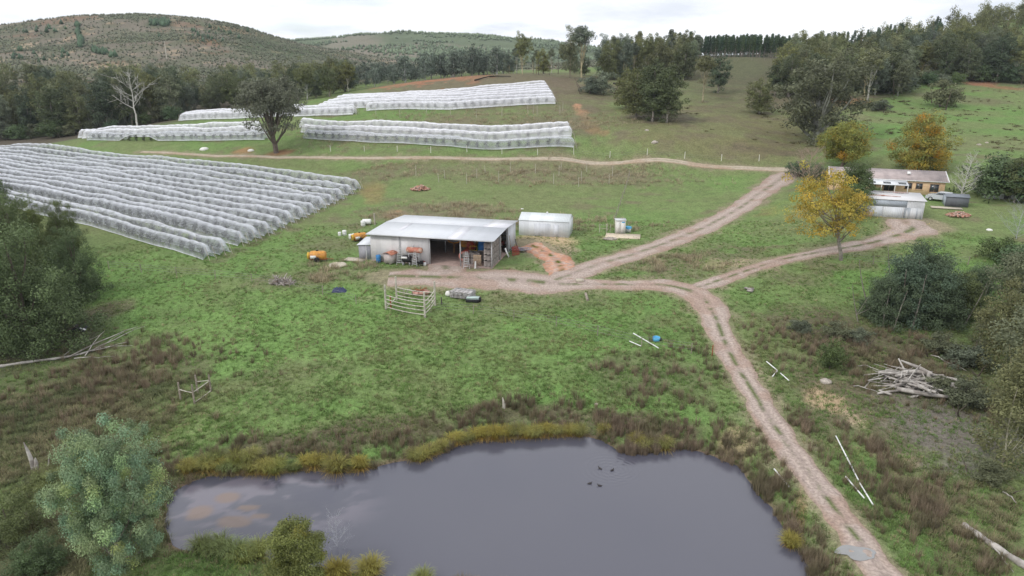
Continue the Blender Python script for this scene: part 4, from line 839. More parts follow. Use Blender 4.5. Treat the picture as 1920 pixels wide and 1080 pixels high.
def add(n, az, lr, m):
    a, b = scatter(n, az, lr, m, rng); X.append(a); Y.append(b)
add(7000, (-.6,.45), (44,58), shore(.0, 4.2, lambda x, y: (y > 43)*.55*sstep(.3,.55,fbm(x/1.6,y/1.6,404,3))))
add(5000, (.1,.6), (30,52), shore(.1, 1.6, lambda x, y: (x > 10)*.75*sstep(.3,.55,fbm(x/1.3,y/1.3,414,3))))
add(500, (-.1,.0), (33,37), shore(.0, 1.2, lambda x, y: (y < 36)*.9))
for u, v, a, b, n in ((1205,700,26,26,60),(1185,740,30,22,60),(1290,680,34,26,160),(1230,760,60,20,120),(1165,820,60,24,300),(1185,850,40,16,260),(1140,690,22,12,40),(950,760,60,12,80),(1020,770,90,12,140),(250,690,85,30,420),(200,720,120,40,420),(120,760,130,60,500),(300,660,40,20,120),
    (1540,800,40,16,220),(1625,865,60,22,260),(1700,935,60,26,380),(1760,1010,60,34,420),(1600,840,40,14,150),(1570,660,110,24,420),(1660,690,90,28,420),(1720,650,90,24,300),(1500,620,60,18,150),(1480,790,20,20,40),(1830,760,70,30,200),(1850,1060,70,40,260),(1530,1060,26,34,200),(1440,920,30,26,200)):
    p = gp(u, v); R = 1.6*max(a*px_m(p), 1); f = pblob(u, v, a, b); q = 0
    n = int(n*.32); d = rng.normal(size=(n*2, 2))*1.15; p1, p2 = gp(u, v-b), gp(u, v+b); ry = abs(p1.y-p2.y)/2; xx = p.x + d[:,0]*a*px_m(p)*.75; yy = p.y + d[:,1]*ry*.75; m = sstep(.35,.6,fbm(xx/1.4,yy/1.4,505,3)) > rng.random(len(xx)); X.append(xx[m]); Y.append(yy[m])
X, Y = np.concatenate(X), np.concatenate(Y); ok = (pond_sd(X, Y) > -.05) & (road_dist(X, Y) > .2); X, Y = X[ok], Y[ok]
tiles('brown_rushes', X, Y, rp, .85, m_rush, 'brown rushes round the pond, in the left gully and east of the road', rng)
# left scrub: low mixed tangle
sp = [tuft(40, .7, .5, .035, rng, .4, .4, 2, (.7,.7,.6), (1.1,1.1,1.0)) for _ in range(4)]
f1, f2, f3, f4 = pblob(90,800,220,110), pblob(120,1010,220,80), pblob(1720,680,170,60), pblob(1830,980,120,80)
x, y = scatter(30000, VIEW, (34,75), lambda x, y: np.maximum.reduce([f1(x,y),f2(x,y),f3(x,y)*.55,f4(x,y)*.4]), rng); ok = (pond_sd(x,y) > .2) & (road_dist(x,y) > .3); x, y = x[ok][:9000], y[ok][:9000]
tiles('scrub_undergrowth', x, y, sp, .8, m_scr, 'low brown and green undergrowth in the left gully and beside the thicket', rng, 'undergrowth')
# grass, thin and short
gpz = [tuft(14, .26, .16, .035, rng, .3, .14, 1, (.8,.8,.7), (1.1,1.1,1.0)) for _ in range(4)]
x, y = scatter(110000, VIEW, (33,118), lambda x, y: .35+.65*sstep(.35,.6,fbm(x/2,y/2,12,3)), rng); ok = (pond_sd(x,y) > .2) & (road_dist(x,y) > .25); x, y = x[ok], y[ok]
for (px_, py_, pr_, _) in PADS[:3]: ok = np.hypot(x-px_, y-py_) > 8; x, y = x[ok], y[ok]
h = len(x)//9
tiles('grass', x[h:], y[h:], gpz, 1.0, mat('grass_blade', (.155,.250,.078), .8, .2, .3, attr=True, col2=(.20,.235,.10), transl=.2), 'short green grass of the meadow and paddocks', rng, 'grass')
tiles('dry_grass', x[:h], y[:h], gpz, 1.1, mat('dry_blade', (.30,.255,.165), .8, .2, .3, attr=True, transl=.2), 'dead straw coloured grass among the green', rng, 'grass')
# hill scrub and young pines: low cones spread over the far hills
def cones(n, seg, rng):
    V = [[math.cos(k*2*math.pi/seg)*.5, math.sin(k*2*math.pi/seg)*.5, .1] for k in range(seg)] + [[0,0,1],[0,0,0]]
    return np.array(V), np.array([[k,(k+1)%seg,seg,seg] for k in range(seg)] + [[(k+1)%seg,k,seg+1,seg+1] for k in range(seg)])
V, F = cones(1, 6, rng); V2 = V*np.array([1.5,1.5,.75]); V2[:6,2] = .3
x, y = scatter(42000, (-.66,.12), (400,900), lambda x, y: .25 + .75*sstep(.42,.6, fbm(x/55,y/30,77,5)), rng)
tiles('hill_scrub', x, y, [(V*np.array([.9,.9,1.1]),F,np.ones((8,3)))], 1.25, mat('hill_scrub', (.135,.145,.10), .9, .3, .02, attr=True), 'young pines and low scrub dotted over the left hill', rng, 'scrub')
x, y = scatter(22000, (-.40,.28), (860,1500), lambda x, y: .9*sstep(.40,.55, fbm(x/120,y/60,177,4)), rng)
tiles('hill_plantation', x, y, [(V,F,np.ones((8,3)))], 3.6, mat('hill_plantation', (.14,.18,.11), .9, .3, .01, attr=True), 'green young plantation covering the farthest hill', rng, 'plantation')
def far_tree(seed, H, R, n=40):
    c, t = make_tree(seed, H, R, H*.12, n, R*.34, 34, .62, shape='dome', tr=.25, limbs=4, lobes=.5, var=.28); return c, t
for (us, Ys, n, Hs, nm, lb, sd0) in ((LINEWOOD[0], LINEWOOD[1], 95, (7,12), 'low_wood', 'low grey wood in a line beyond the bare red bank', 5), (HILLWOOD[0], HILLWOOD[1], 190, (8,12.5), 'hill_forest', 'forest covering the hill that rises to the upper right skyline', 6), ((-260,640), (330,395), 120, (8,12), 'back_wood', 'rear of the dark wood at the foot of the left hill', 7)):
    rg0 = np.random.default_rng(sd0); u_, Y_ = rg0.uniform(*us, n), rg0.uniform(*Ys, n); P_ = np.array([at_y(a, 150, b)[:2] for a, b in zip(u_, Y_)])
    for part, mm, k in (('foliage', mt_gumg if sd0 == 5 else mt_gum, 0), ('trunks', bk_pale, 1)):
        pr = []
        for q in range(3):
            mb = far_tree(400+q+sd0*10, 12, 4.6 if sd0 != 5 else 4.2)[k]; FF = np.concatenate([f if f.shape[1] == 4 else np.hstack([f, f[:,-1:]]) for f in mb.f]); pr.append((np.concatenate(mb.v), FF, np.concatenate(mb.t)))
        tiles(nm if k == 0 else nm+'_trunks', P_[:,0], P_[:,1], pr, np.mean(Hs)/12, mm, lb if k == 0 else 'trunks of the '+lb, np.random.default_rng(sd0), 'wood')
rg0 = np.random.default_rng(77); u_, Y_ = rg0.uniform(1190, 1760, 420), rg0.uniform(376, 450, 420); P_ = np.array([at_y(a, 110, b)[:2] for a, b in zip(u_, Y_)])
mb = make_tree(991, 14, 2.4, .1, 46, .8, 40, .45, shape='cone', tr=.1, limbs=2)[0]
tiles('pine_plantation', P_[:,0], P_[:,1], [(np.concatenate(mb.v), np.concatenate(mb.f), np.concatenate(mb.t))], .66, mt_pine, 'depth of the dark pine plantation behind its front row on the ridge', rg0, 'plantation')
rg0 = np.random.default_rng(55); ux, uy = [], []
for (u, v, a, b, n) in ((298,44,14,4,70),(146,60,3,7,26),(152,80,3,8,34),(144,48,3,4,14),(178,97,8,2,12),(195,101,14,2,20),(212,106,8,2,12),(90,60,60,10,14),(400,70,70,14,24),(60,105,60,12,16)):
    for q in range(n): p = gp(u + rg0.normal()*a*.55, v + rg0.normal()*b*.55, 400); ux.append(p.x); uy.append(p.y)
tiles('hill_pines', np.array(ux), np.array(uy), [(V*np.array([.8,.8,1]),F,np.ones((8,3)))], 3.6, mt_pine, 'dark pine patches and a line of pines on the left hill', rg0, 'pines')
st = [tuft(12, .75, .35, .04, rg0, .25, .3, 1, (.9,.85,.8), (1.1,1.05,1.0)) for _ in range(4)]; fs = [pblob(*q) for q in ((1060,328,230,22),(830,398,130,20),(740,322,100,14),(870,235,300,28),(1000,420,200,14),(1255,495,90,22),(600,515,150,20))]
x, y = scatter(60000, (-.3,.35), (88,235), lambda x, y: np.maximum.reduce([f(x,y) for f in fs])*sstep(.42,.6,fbm(x/2.5,y/2,612,4))*.7, rg0); ok = road_dist(x,y) > .6
for (px_, py_, pr_, _) in PADS[:4]: ok &= np.hypot(x-px_, y-py_) > pr_-1
tiles('dry_stalks', x[ok], y[ok], st, 1.0, mat('dry_stalk', (.34,.30,.21), .85, .2, .3, attr=True), 'rough dead grass stalks in the field above the sheds and the upper terrace', rg0, 'grass')
g1, g2, g3 = pblob(1800,215,170,60), pblob(1400,225,160,30), pblob(1050,130,90,10)
x, y = scatter(9000, (.0,.70), (130,330), lambda x, y: np.maximum(g1(x,y)*sstep(.52,.62,fbm(x/7,y/4,99,3)), g2(x,y)*sstep(.60,.7,fbm(x/7,y/4,98,3))), rng)
tiles('paddock_tussocks', x, y, [tuft(24, .5, .4, .12, rng, .4, .5, 1)], 1.0, mat('tussock_dark', (.17,.17,.10), .9, .2, .3, attr=True), 'dark scattered tussocks over the right paddock', rng, 'tussocks')
# ------------------------------------------------------------------ netted orchard rows
def net_mat(name, col, alpha):
    m = mat(name, col, .85, .10, 1.3, .15, alpha=alpha, transl=.3, spec=.1); N, L = m.node_tree.nodes, m.node_tree.links
    mx_ = [n for n in N if n.type == 'MIX_SHADER' and n.inputs[1].links[0].from_node.type == 'BSDF_TRANSPARENT'][0]; src = mx_.inputs[0].links[0].from_socket
    at = N.new('ShaderNodeAttribute'); at.attribute_name = 'tint'; mu = N.new('ShaderNodeMath'); mu.operation = 'MULTIPLY'; L.new(src, mu.inputs[0]); L.new(at.outputs['Fac'], mu.inputs[1]); L.new(mu.outputs[0], mx_.inputs[0]); return m
m_net = net_mat('bird_net', (.68,.70,.76), .50); m_netw = net_mat('bird_net_white', (.90,.90,.95), .74)
m_seam = mat('net_seam', (.72,.73,.78), .8, .1, 4); m_post = mat('grey_post', (.42,.38,.33), .9, .25, 4); m_fruit = mat('leaf_fruit', (.060,.066,.046), .8, .2, .5, attr=True)
ORD = ['nearest','second','third','fourth','fifth','sixth','seventh','eighth','ninth','tenth','eleventh','twelfth','thirteenth','fourteenth']
def net_row(P, seed, H, hw, m, label, group, holes=(), tlabel=None, amp=1.0, tree_sp=2.5):
    P = np.array(P, float); L = np.concatenate([[0], np.cumsum(np.hypot(*np.diff(P,axis=0).T))]); s = np.arange(0, L[-1], .42)
    x = np.interp(s, L, P[:,0]); y = np.interp(s, L, P[:,1])
    for _ in range(6): x[1:-1] = (x[:-2]+x[2:]+2*x[1:-1])/4; y[1:-1] = (y[:-2]+y[2:]+2*y[1:-1])/4
    T = np.stack([np.gradient(x), np.gradient(y)],1); T /= np.linalg.norm(T,axis=1)[:,None]; N = np.stack([T[:,1],-T[:,0]],1)
    z = hgt(x, y); rng = np.random.default_rng(seed); o = rng.random()*100
    hump = np.abs(np.sin(math.pi*(s/tree_sp) + 2*vnoise(s/9, s*0+seed, 3)))**.8*.12*amp*(.3+1.4*vnoise(s/3.1+o, s*0, 15)) + (vnoise(s/6+o, s*0, 5)-.5)*.55*amp + (vnoise(s/1.1+o, s*0, 6)-.5)*.08*amp
    # section: (side, height fraction)
    sec = [(-1.0,.02),(-.97,.28),(-.88,.58),(-.60,.86),(-.22,.98),(.22,.98),(.60,.86),(.88,.58),(.97,.28),(1.0,.02)]
    n = len(sec); V = np.empty((len(s), n, 3))
    taper = np.minimum(1, .55 + np.minimum(s, L[-1]-s)/1.2)
    for j, (a, h) in enumerate(sec):
        w = hw*(a*(1 + (vnoise(s/1.3+o+j*.2, s*0+j*3, 8)-.5)*.16) + (vnoise(s/9+o, s*0, 9)-.5)*.2)
        hh = (H + hump*h)*h*taper + (vnoise(s/.9+o, s*0+j, 4)-.5)*.05
        for (s0, s1, side, lift) in holes:
            k = np.clip(1-((s-(s0+s1)/2)/((s1-s0)/2))**2, 0, 1)
            if (a < 0) == (side < 0) : hh = hh + k*lift*(1-h)
        V[:,j,0] = x+N[:,0]*w; V[:,j,1] = y+N[:,1]*w; V[:,j,2] = z + np.maximum(hh, .03)
    if hw > 0: pass
    c = (x.mean(), y.mean(), z.mean()); t = thing('net_row', label, 'bird net', c, 0, group); cv = np.array(c)
    i, j = np.meshgrid(np.arange(len(s)-1), np.arange(n-1), indexing='ij'); F = np.stack([i*n+j,i*n+j+1,(i+1)*n+j+1,(i+1)*n+j],-1).reshape(-1,4)
    dens = np.array([1.7,.66,.48,.66,1.7,1.7,.66,.48,.66,1.7])[None,:]*(.85+.35*fbm(s/.8, s*0+seed, 12, 2))[:,None]; mb = MB(); mb.add(V.reshape(-1,3)-cv, F, np.repeat(dens.reshape(-1,1), 3, 1))
    for e in (0, -1):
        R = V[e]-cv; d = T[e]*(.25 if e == -1 else -.25); cc = np.array([x[e]+d[0], y[e]+d[1], z[e]+.9])-cv
        mb.add(np.vstack([R, cc[None]]), [[k,k+1,n,n] for k in range(n-1)], (.8,.8,.8))
    mb.build('net', m, t, smooth=True)
    q = MB(); q.tube((V[:,4]+V[:,5])/2-cv+np.array([0,0,.03]), .035, 4); q.build('ridge_seam', m_seam, t)
    for j in (0, n-1): q = MB(); q.tube(V[:,j]-cv+np.array([0,0,.03]), .05, 4); q.build('hem', m_seam, t)
    for e, sg in ((0,-1),(-1,1)):
        for a in (-.55, .55):
            b = np.array([x[e]+T[e][0]*sg*.9+N[e][0]*a, y[e]+T[e][1]*sg*.9+N[e][1]*a]); q = MB(); zb = float(hgt(b[0], b[1]))
            q.cyl(np.array([b[0],b[1],zb-.2])-cv, np.array([b[0]-T[e][0]*sg*.8, b[1]-T[e][1]*sg*.8, zb+H*.9])-cv, .05, .04, 5); q.build('end_post', m_post, t)
    # the fruit trees under the net
    C = []; k = tree_sp*.5
    while k < L[-1]-1:
        px_, py_ = np.interp(k, s, x), np.interp(k, s, y)
        for h in (.5,1.0,1.45): C.append([px_+rng.normal()*.15, py_+rng.normal()*.15, float(hgt(px_,py_))+h*H/2.3])
        k += tree_sp*(.75+.5*rng.random())
    C = np.array(C); mb = MB(); leaves(mb, C, .66, 90, .22, rng, .3, .9, .3, .2)
    for k in range(0, len(C), 3): mb.cyl(C[k]-np.array([0,0,.8]), C[k+2], .05, .02, 4)
    q = mb.build('fruit_tree_row', m_fruit); tag(q, label.replace('white bird net over', 'fruit trees under'), 'fruit trees', (group+' trees') if group else None)
    return t
ENDS = [(403,488),(433,479),(466,462),(490,453),(514,443),(537,433),(556,422),(578,413),(598,403),(616,394),(634,385),(650,376),(667,366),(681,357)]
D_ = np.array([-.882,.471]); tops = np.array([gp(200,286).x, gp(200,286).y]); 
e_first, e_last = [np.array(gp(*q)[:2]) for q in (ENDS[0], ENDS[-1])]
for i, (u, v) in enumerate(ENDS):
    e = np.array(gp(u, v)[:2]); f = i/13; dr = np.array([-.85,.527])*(1-f) + np.array([-.905,.425])*f; dr /= np.linalg.norm(dr)
    # stop at the far fence line or once well outside the view
    smax = 20
    while smax < 150:
        q = e + dr*smax
        if q[0] < -.86*q[1] or q[1] > 184 - .279*(q[0]+107) + 1: break
        smax += 1
    e = e + dr*1.2
    net_row([e, e+dr*smax*.33+np.array([.0,.3]), e+dr*smax*.66, e+dr*smax], 300+i, 2.0, .90, m_net, 'white bird net over the %s row of the lower left orchard' % ORD[i], 'nets of the lower left orchard',
            holes=[(7.0,13.5,1,1.25)] if i == 1 else ())
def yrow(pts, dy, seed, label, group, m=m_netw, **k):
    P = []
    for u, Y in pts: q = at_y(u, 240, Y+dy); P.append(q[:2])
    net_row(P, seed, 2.2, 1.15, m, label, group, **k)
GY_ = lambda u, v: gp(u, v).y
a0, a1, a2 = GY_(165,263), GY_(330,264), GY_(500,262)
for k in range(3): yrow([(165-8*k,a0),(330-6*k,a1),(500-6*k,a2)], k*5.4, 330+k, 'white bird net over the %s row of the block left of the lone tree' % ORD[k], 'nets of the middle left block', m=m_net if k < 1 else m_netw, holes=[(11.5,24.5,-1,1.9),(11.5,24.5,1,1.9)] if k == 0 else ())
b0, b1, b2, b3 = GY_(575,259), GY_(700,267), GY_(820,273), GY_(1078,277)
for k in range(3): yrow([(572-3*k,b0),(700,b1),(820,b2),(950,(b2+b3)/2),(1078-5*k,b3)], k*5.2, 340+k, 'white bird net over the %s row of the block right of the lone tree' % ORD[k], 'nets of the middle right block', m=m_net if k == 0 else m_netw)
c0, c1, c2 = GY_(600,213), GY_(840,206), GY_(1040,195)
for k in range(7): yrow([((690 if k == 0 else 590+9*k),c0-(3 if k == 0 else 0)),(760,(c0+c1)/2),(840,c1),(1041-3*k,c2)], k*4.3, 350+k, 'white bird net over the %s row of the large upper block' % ORD[k], 'nets of the upper block', amp=.7)
for k in range(2): yrow([(558,GY_(560,217)),(668,GY_(668,213))], k*3.9-1, 360+k, 'white bird net over the %s short row at the left foot of the upper block' % ['front','rear'][k], 'short nets at the foot of the upper block', amp=.6)
for k in range(3): yrow([(342+k*3,GY_(342,226)),(450,GY_(450,222)),(575,GY_(575,216))], k*4.2, 370+k, 'white bird net over the %s row of the long tail left of the upper block' % ORD[k], 'nets of the upper left tail', amp=.6)

# ------------------------------------------------------------------ fences, stakes, poles
m_wire = mat('wire', (.25,.24,.23), .6, .1, 3); m_wpost = mat('white_post', (.72,.70,.64), .8, .15, 4); m_rust = mat('rust', (.30,.10,.05), .85, .3, 5); m_old = mat('old_timber', (.34,.29,.24), .9, .3, 5, .3, col2=(.22,.19,.16))
m_rail = mat('pale_timber', (.52,.49,.42), .9, .25, 5, .3, col2=(.38,.35,.30))
def fence(pix, sp, H, m, label, r=.05, wires=(.45,.8,1.1), group=None, name='wire_fence'):
    P = [np.array(gp(*q)) for q in pix]; t = thing(name, label, 'fence', tuple(P[0]), 0, group); o = P[0].copy()
    P = np.array(P); L = np.concatenate([[0], np.cumsum(np.hypot(*np.diff(P[:,:2],axis=0).T))]); s = np.arange(0, L[-1]+.01, sp)
    x, y = np.interp(s,L,P[:,0]), np.interp(s,L,P[:,1]); z = hgt(x, y); B = np.stack([x,y,z],1)-o; rng = np.random.default_rng(int(L[-1]*10))
    for b in B:
        q = MB(); q.cyl(b-np.array([0,0,.2]), b+np.array([rng.normal()*.05, rng.normal()*.05, H*(.92+.16*rng.random())]), r, r*.85, 6); q.build('post', m, t)
    for w in wires:
        q = MB(); q.tube(B+np.array([0,0,w]), .012, 3); q.build('wire', m_wire, t)
fence([(205,505),(300,515),(420,524),(560,541),(650,566),(722,582)], 5.5, 1.15, m_old, 'old wire fence with grey posts crossing the meadow left of the rail pen')
fence([(808,585),(900,590),(940,597),(1060,615),(1190,648),(1332,668)], 5.0, 1.15, m_old, 'old wire fence running from the rail pen down to the road')
fence([(1180,330),(1172,360),(1158,400),(1148,432)], 4.5, 1.5, m_old, 'overgrown wire fence running up the field above the white cabinet', .06)
fence([(620,284),(705,283),(800,288),(890,285),(1000,291),(1100,292),(1250,296),(1400,300),(1480,305)], 8.5, 1.4, m_wpost, 'wire fence with pale posts along the upper side of the track', .07, (.5,.9))
fence([(1575,488),(1640,497),(1700,498),(1790,500),(1850,492)], 4.0, 1.2, m_old, 'wire fence below the leaning yellow tree', .05)
fence([(1330,95+20),(1400,114),(1480,116)], 6, 1.3, m_old, 'low fence along the ridge before the pines', .06, (.8,))
def pole(a, b, label, r, m, group=None, name='white_pole', bits=1, lift=.12):
    A, B = np.array(gp(*a)), np.array(gp(*b)); o = A.copy(); t = MB(); A = A-o+[0,0,lift]; B = B-o+[0,0,lift]
    for k in range(bits): t.cyl(A+(B-A)*(k/bits), A+(B-A)*((k+.93)/bits), r, r, 7)
    q = t.build(name, m); q.location = o; return tag(q, label, 'pole', group)
m_wp = mat('white_pvc', (.80,.80,.80), .5, .1, 4)
for a, b, l, n in (((1437,680),(1458,698),'white pole lying beside the road, upper left of three in a bent line',1),((1457,698),(1447,710),'short white pole lying crosswise beside the road',1),((1463,702),(1480,717),'white pole lying beside the road, lower right of three in a bent line',1),
    ((1567,820),(1610,905),'upper half of the long white striped pole line on the verge',4),((1611,908),(1637,951),'lower half of the long white striped pole line on the verge',2),((1585,897),(1621,939),'shorter white pole beside the long striped line on the verge',2),
    ((1451,882),(1481,919),'single white pole between the road and the pond',1),((1187,627),(1236,656),'long white pole in the meadow beside the blue tub',3),((1180,642),(1203,652),'short white pole left of the long one near the blue tub',1)):
    pole(a, b, l, .055, m_wp, bits=n)
rng = np.random.default_rng(3)
for i, (u, v) in enumerate([(910,325),(957,322),(1004,325),(1052,320),(1100,322),(1148,330),(894,335),(935,342),(1048,330),(1038,345),(1085,350),(875,345),(823,342),(834,335),(1142,345),(1090,340),(780,295+35),(705,215),(750,220),(800,213),(845,218),(893,222),(941,218),(1000,215),(1007,217),(1050,215),(1055,208),(990,213)]):
    p = gp(u, v); h = (2.6 if v < 240 else 2.0)*(.8+.4*rng.random()); q = MB(); q.cyl((0,0,-.2), (rng.normal()*.06, rng.normal()*.06, h), .06, .045, 5); o = q.build('wooden_stake', m_rail); o.location = p
    tag(o, 'thin pale stake standing in the empty upper terrace below the large net' if v < 240 else 'thin pale stake standing in the rough field above the sheds', 'stake', 'stakes of the upper terrace' if v < 240 else 'stakes of the rough field')
p = gp(1335,668); q = MB(); q.cyl((0,0,-.2),(0,0,1.2),.06,.05,6); o = q.build('red_post', m_rust); o.location = p; tag(o, 'rusty red post at the roadside end of the meadow fence', 'post')
q = MB(); q.cyl((0,0,-.3),(0,0,7.0),.16,.12,8); p = gp(313,112, 300); o = q.build('power_pole', m_rail); o.location = p; o.scale = (2,2,1.6); tag(o, 'thin pale power pole standing below the left hill', 'pole')
# rail pens
def pen(corners, H, r, rails, label, m, mr, sags=.06):
    P = [np.array(gp(*c)) for c in corners]; o = P[0].copy(); t = thing('rail_pen', label, 'pen', tuple(o)); 
    for p in P: q = MB(); q.cyl(p-o-[0,0,.3], p-o+[0,0,H*random.uniform(.95,1.1)], r, r*.85, 7); q.build('post', m, t)
    for (a, b, hs) in rails:
        for h in hs:
            A = P[a]-o+[0,0,h]; B = P[b]-o+[0,0,h]; q = MB(); q.tube(curve(A, B, (0,0,-sags*2), 6), r*.5, 5); q.build('rail', mr, t)
    return t
pen([(724,581),(797,596),(816,573),(744,563)], 3.0, .13, [(0,1,(.35,.85,1.3,1.8)),(1,2,(.5,.9,1.4,1.9)),(3,2,(.6,1.1,1.6)),(0,3,(.4,))], 'old cattle pen of pale sagging rails and four tall posts', m_rail, m_rail, .14)
pen([(339,750),(365,757),(396,735),(371,737)], 1.75, .085, [(0,1,(1.05,)),(1,2,(1.1,)),(3,2,(1.15,)),(1,2,(.1,))], 'small square frame of dark posts and pale rails standing in the meadow', m_old, m_rail, .02)

# ------------------------------------------------------------------ ducks
m_duck = mat('duck_dark', (.045,.040,.04), .7, .2, 12)
for (u, v, a, l) in ((1125,879,2.4,'small dark duck at the top left of the group on the pond'),(1148,882,.6,'small dark duck at the top right of the group on the pond'),(1106,907,.2,'small dark duck at the bottom left of the group on the pond'),(1124,911,2.9,'small dark duck at the bottom right of the group on the pond')):
    q = at_z(u, v, WATER); mb = MB(); k = 14; mb.lathe([(.0,-.26),(.045,-.22),(.10,-.12),(.125,.0),(.11,.10),(.055,.18),(.0,.20)], 10, (0,0,.05), 'x')
    mb.tube([(.15,0,.08),(.19,0,.16),(.20,0,.20)], [.05,.035,.035], 6); mb.lathe([(0,-.055),(.04,-.03),(.048,0),(.035,.035),(0,.05)], 8, (.215,0,.225), 'x'); mb.cyl((.25,0,.22),(.32,0,.21),.018,.006,5); mb.tube([(-.22,0,.07),(-.33,0,.13)], [.045,.012], 5)
    o = mb.build('duck', m_duck, smooth=True); o.location = q; o.rotation_euler = (0,0,a); o.scale = (.68,)*3; tag(o, l, 'duck', 'ducks on the pond')

# ------------------------------------------------------------------ rocks and rubble
def rock_mesh(seed, sx=1, sy=1, sz=.7):
    rng = np.random.default_rng(seed); V = []; n = 9; m = 6
    for i in range(m+1):
        th = math.pi*i/m
        for j in range(n):
            ph = 2*math.pi*j/n; d = np.array([math.sin(th)*math.cos(ph), math.sin(th)*math.sin(ph), math.cos(th)]); r = .75+.5*fbm([d[0]*1.6+seed], [d[1]*1.6+d[2]*2], seed, 2)[0]; V.append(d*r*np.array([sx,sy,sz]))
    F = [[i*n+j,i*n+(j+1)%n,(i+1)*n+(j+1)%n,(i+1)*n+j] for i in range(m) for j in range(n)]; return np.array(V), F
m_rock = mat('rock', (.45,.40,.35), .9, .3, 4, .4, col2=(.32,.28,.25)); m_brick = mat('brick_rubble', (.42,.22,.16), .9, .4, 3, .3, col2=(.50,.38,.32)); m_bag = mat('white_bag', (.72,.71,.68), .8, .15, 4, .3)
for (u, v, w, l, m, nm, ct) in ((1548,716,24,'rounded pinkish boulder in the scrub east of the road',m_rock,'boulder','rock'),(383,281,16,'white bag lying on the grass left of the red gully',m_bag,'white_bag','bag'),(471,283,13,'white bag lying on the grass beside the lone tree',m_bag,'white_bag','bag'),(1227,268,14,'grey white rock in the brown paddock',m_rock,'rock','rock'),(1213,245,8,'small pale rock above the grey white one in the paddock',m_rock,'rock','rock'),
    (1835,272,9,'pale rock on the slope right of the autumn trees',m_rock,'rock','rock'),(1850,268,7,'smaller pale rock uphill of the other on the right slope',m_rock,'rock','rock'),(1118,762-3,7,'small pale stone in the meadow grass',m_rock,'rock','rock'),(1855,432,12,'white upturned tub on the lawn at the right edge',m_bag,'white_tub','tub'),(979,392,6,'small white bucket in the field behind the sheds',m_bag,'white_bucket','bucket')):
    p = gp(u, v); s = w*px_m(p)/2; V, F = rock_mesh(u, 1, .8, .55); mb = MB(); mb.add(V, F); o = mb.build(nm, m, smooth=True); o.location = p; o.scale = (s,s,s); tag(o, l, ct)
def heap(u, v, w, n, label, m, sz, seed, hh=.45, kind_='bricks', wd=.6, name='rubble_heap'):
    p = gp(u, v); W_ = w*px_m(p)/2; rng = np.random.default_rng(seed); mb = MB()
    for i in range(n):
        r = math.sqrt(rng.random())*W_; a = rng.random()*6.283; c = np.array([math.cos(a)*r, math.sin(a)*r*wd, max(0,(1-r/W_))*W_*hh*(.6+.5*rng.random())+sz*.3]); e = Matrix.Rotation(rng.random()*6,3,'Z') @ Matrix.Rotation(rng.normal()*.5,3,'X') @ Matrix.Rotation(rng.normal()*.5,3,'Y')
        if kind_ == 'bricks': mb.box(c, (sz*(1+rng.random()*1.2), sz*(.6+.5*rng.random()), sz*.45), e)
        else: d = np.array(e @ Vector((1,0,0)))*sz*(2+3*rng.random()); mb.cyl(c-d, c+d, sz*.22, sz*.18, 6)
    o = mb.build(name, m); o.location = p; return tag(o, label, 'heap')
heap(788,356,34,110,'heap of reddish rubble in the field behind the long shed', m_brick, .35, 1, .5)
heap(1797,405,44,160,'heap of red bricks on the lawn beside the dark shed', m_brick, .24, 2, .35)
heap(528,532,44,90,'stack of grey firewood in the grass left of the blue sheet', mat('firewood', (.38,.34,.32), .9, .4, 3, col2=(.25,.2,.17)), .24, 3, .35, 'x', .4, 'firewood_stack')
heap(1145,449,22,40,'scatter of pale stones at the left end of the concrete slab', m_rock, .28, 4, .15)
heap(1385,452+0,0.5,1,'', m_rock, .1, 5) if False else None
# ------------------------------------------------------------------ buildings
def corr(name, col, rough=.45, var=.10, **k): return mat(name, col, rough, var, 1.2, .0, metal=0, stretch=(2.2,2.2,.25), **k)
def ribbed(name, col, sx, rough=.5, var=.1, col2=None, axis=0, sheets=.08):
    """sheet metal with ribs along one local axis"""
    m = mat(name, col, rough, var, .9, 0, col2=col2, mixpos=(.5,.66)); nt = m.node_tree; N, L = nt.nodes, nt.links; p = N['Principled BSDF']
    t = N.new('ShaderNodeTexCoord'); s = N.new('ShaderNodeSeparateXYZ'); L.new(t.outputs['Object'], s.inputs[0]); mu = N.new('ShaderNodeMath'); mu.operation='MULTIPLY'; mu.inputs[1].default_value = sx; L.new(s.outputs[axis], mu.inputs[0])
    si = N.new('ShaderNodeMath'); si.operation='SINE'; L.new(mu.outputs[0], si.inputs[0]); b = N.new('ShaderNodeBump'); b.inputs['Strength'].default_value = .35; b.inputs['Distance'].default_value = .03; L.new(si.outputs[0], b.inputs['Height']); L.new(b.outputs[0], p.inputs['Normal'])
    # sheets of slightly different age, 0.8 m wide
    fl = N.new('ShaderNodeMath'); fl.operation='MULTIPLY'; fl.inputs[1].default_value = 1.25; L.new(s.outputs[axis], fl.inputs[0]); f2 = N.new('ShaderNodeMath'); f2.operation='FLOOR'; L.new(fl.outputs[0], f2.inputs[0])
    wn_ = N.new('ShaderNodeTexWhiteNoise'); wn_.noise_dimensions='1D'; L.new(f2.outputs[0], wn_.inputs['W']); mr = N.new('ShaderNodeMapRange'); mr.inputs[3].default_value=1-sheets; mr.inputs[4].default_value=1+sheets*.6; L.new(wn_.outputs['Value'], mr.inputs[0])
    src = p.inputs['Base Color'].links[0].from_socket; sc = N.new('ShaderNodeVectorMath'); sc.operation='SCALE'; L.new(src, sc.inputs[0]); L.new(mr.outputs[0], sc.inputs['Scale']); L.new(sc.outputs[0], p.inputs['Base Color']); return m
m_wall = ribbed('shed_wall_sheet', (.68,.66,.67), 30, .5, .05, (.62,.60,.60)); m_roof = ribbed('shed_roof_sheet', (.64,.66,.70), 26, .5, .03, sheets=.02)
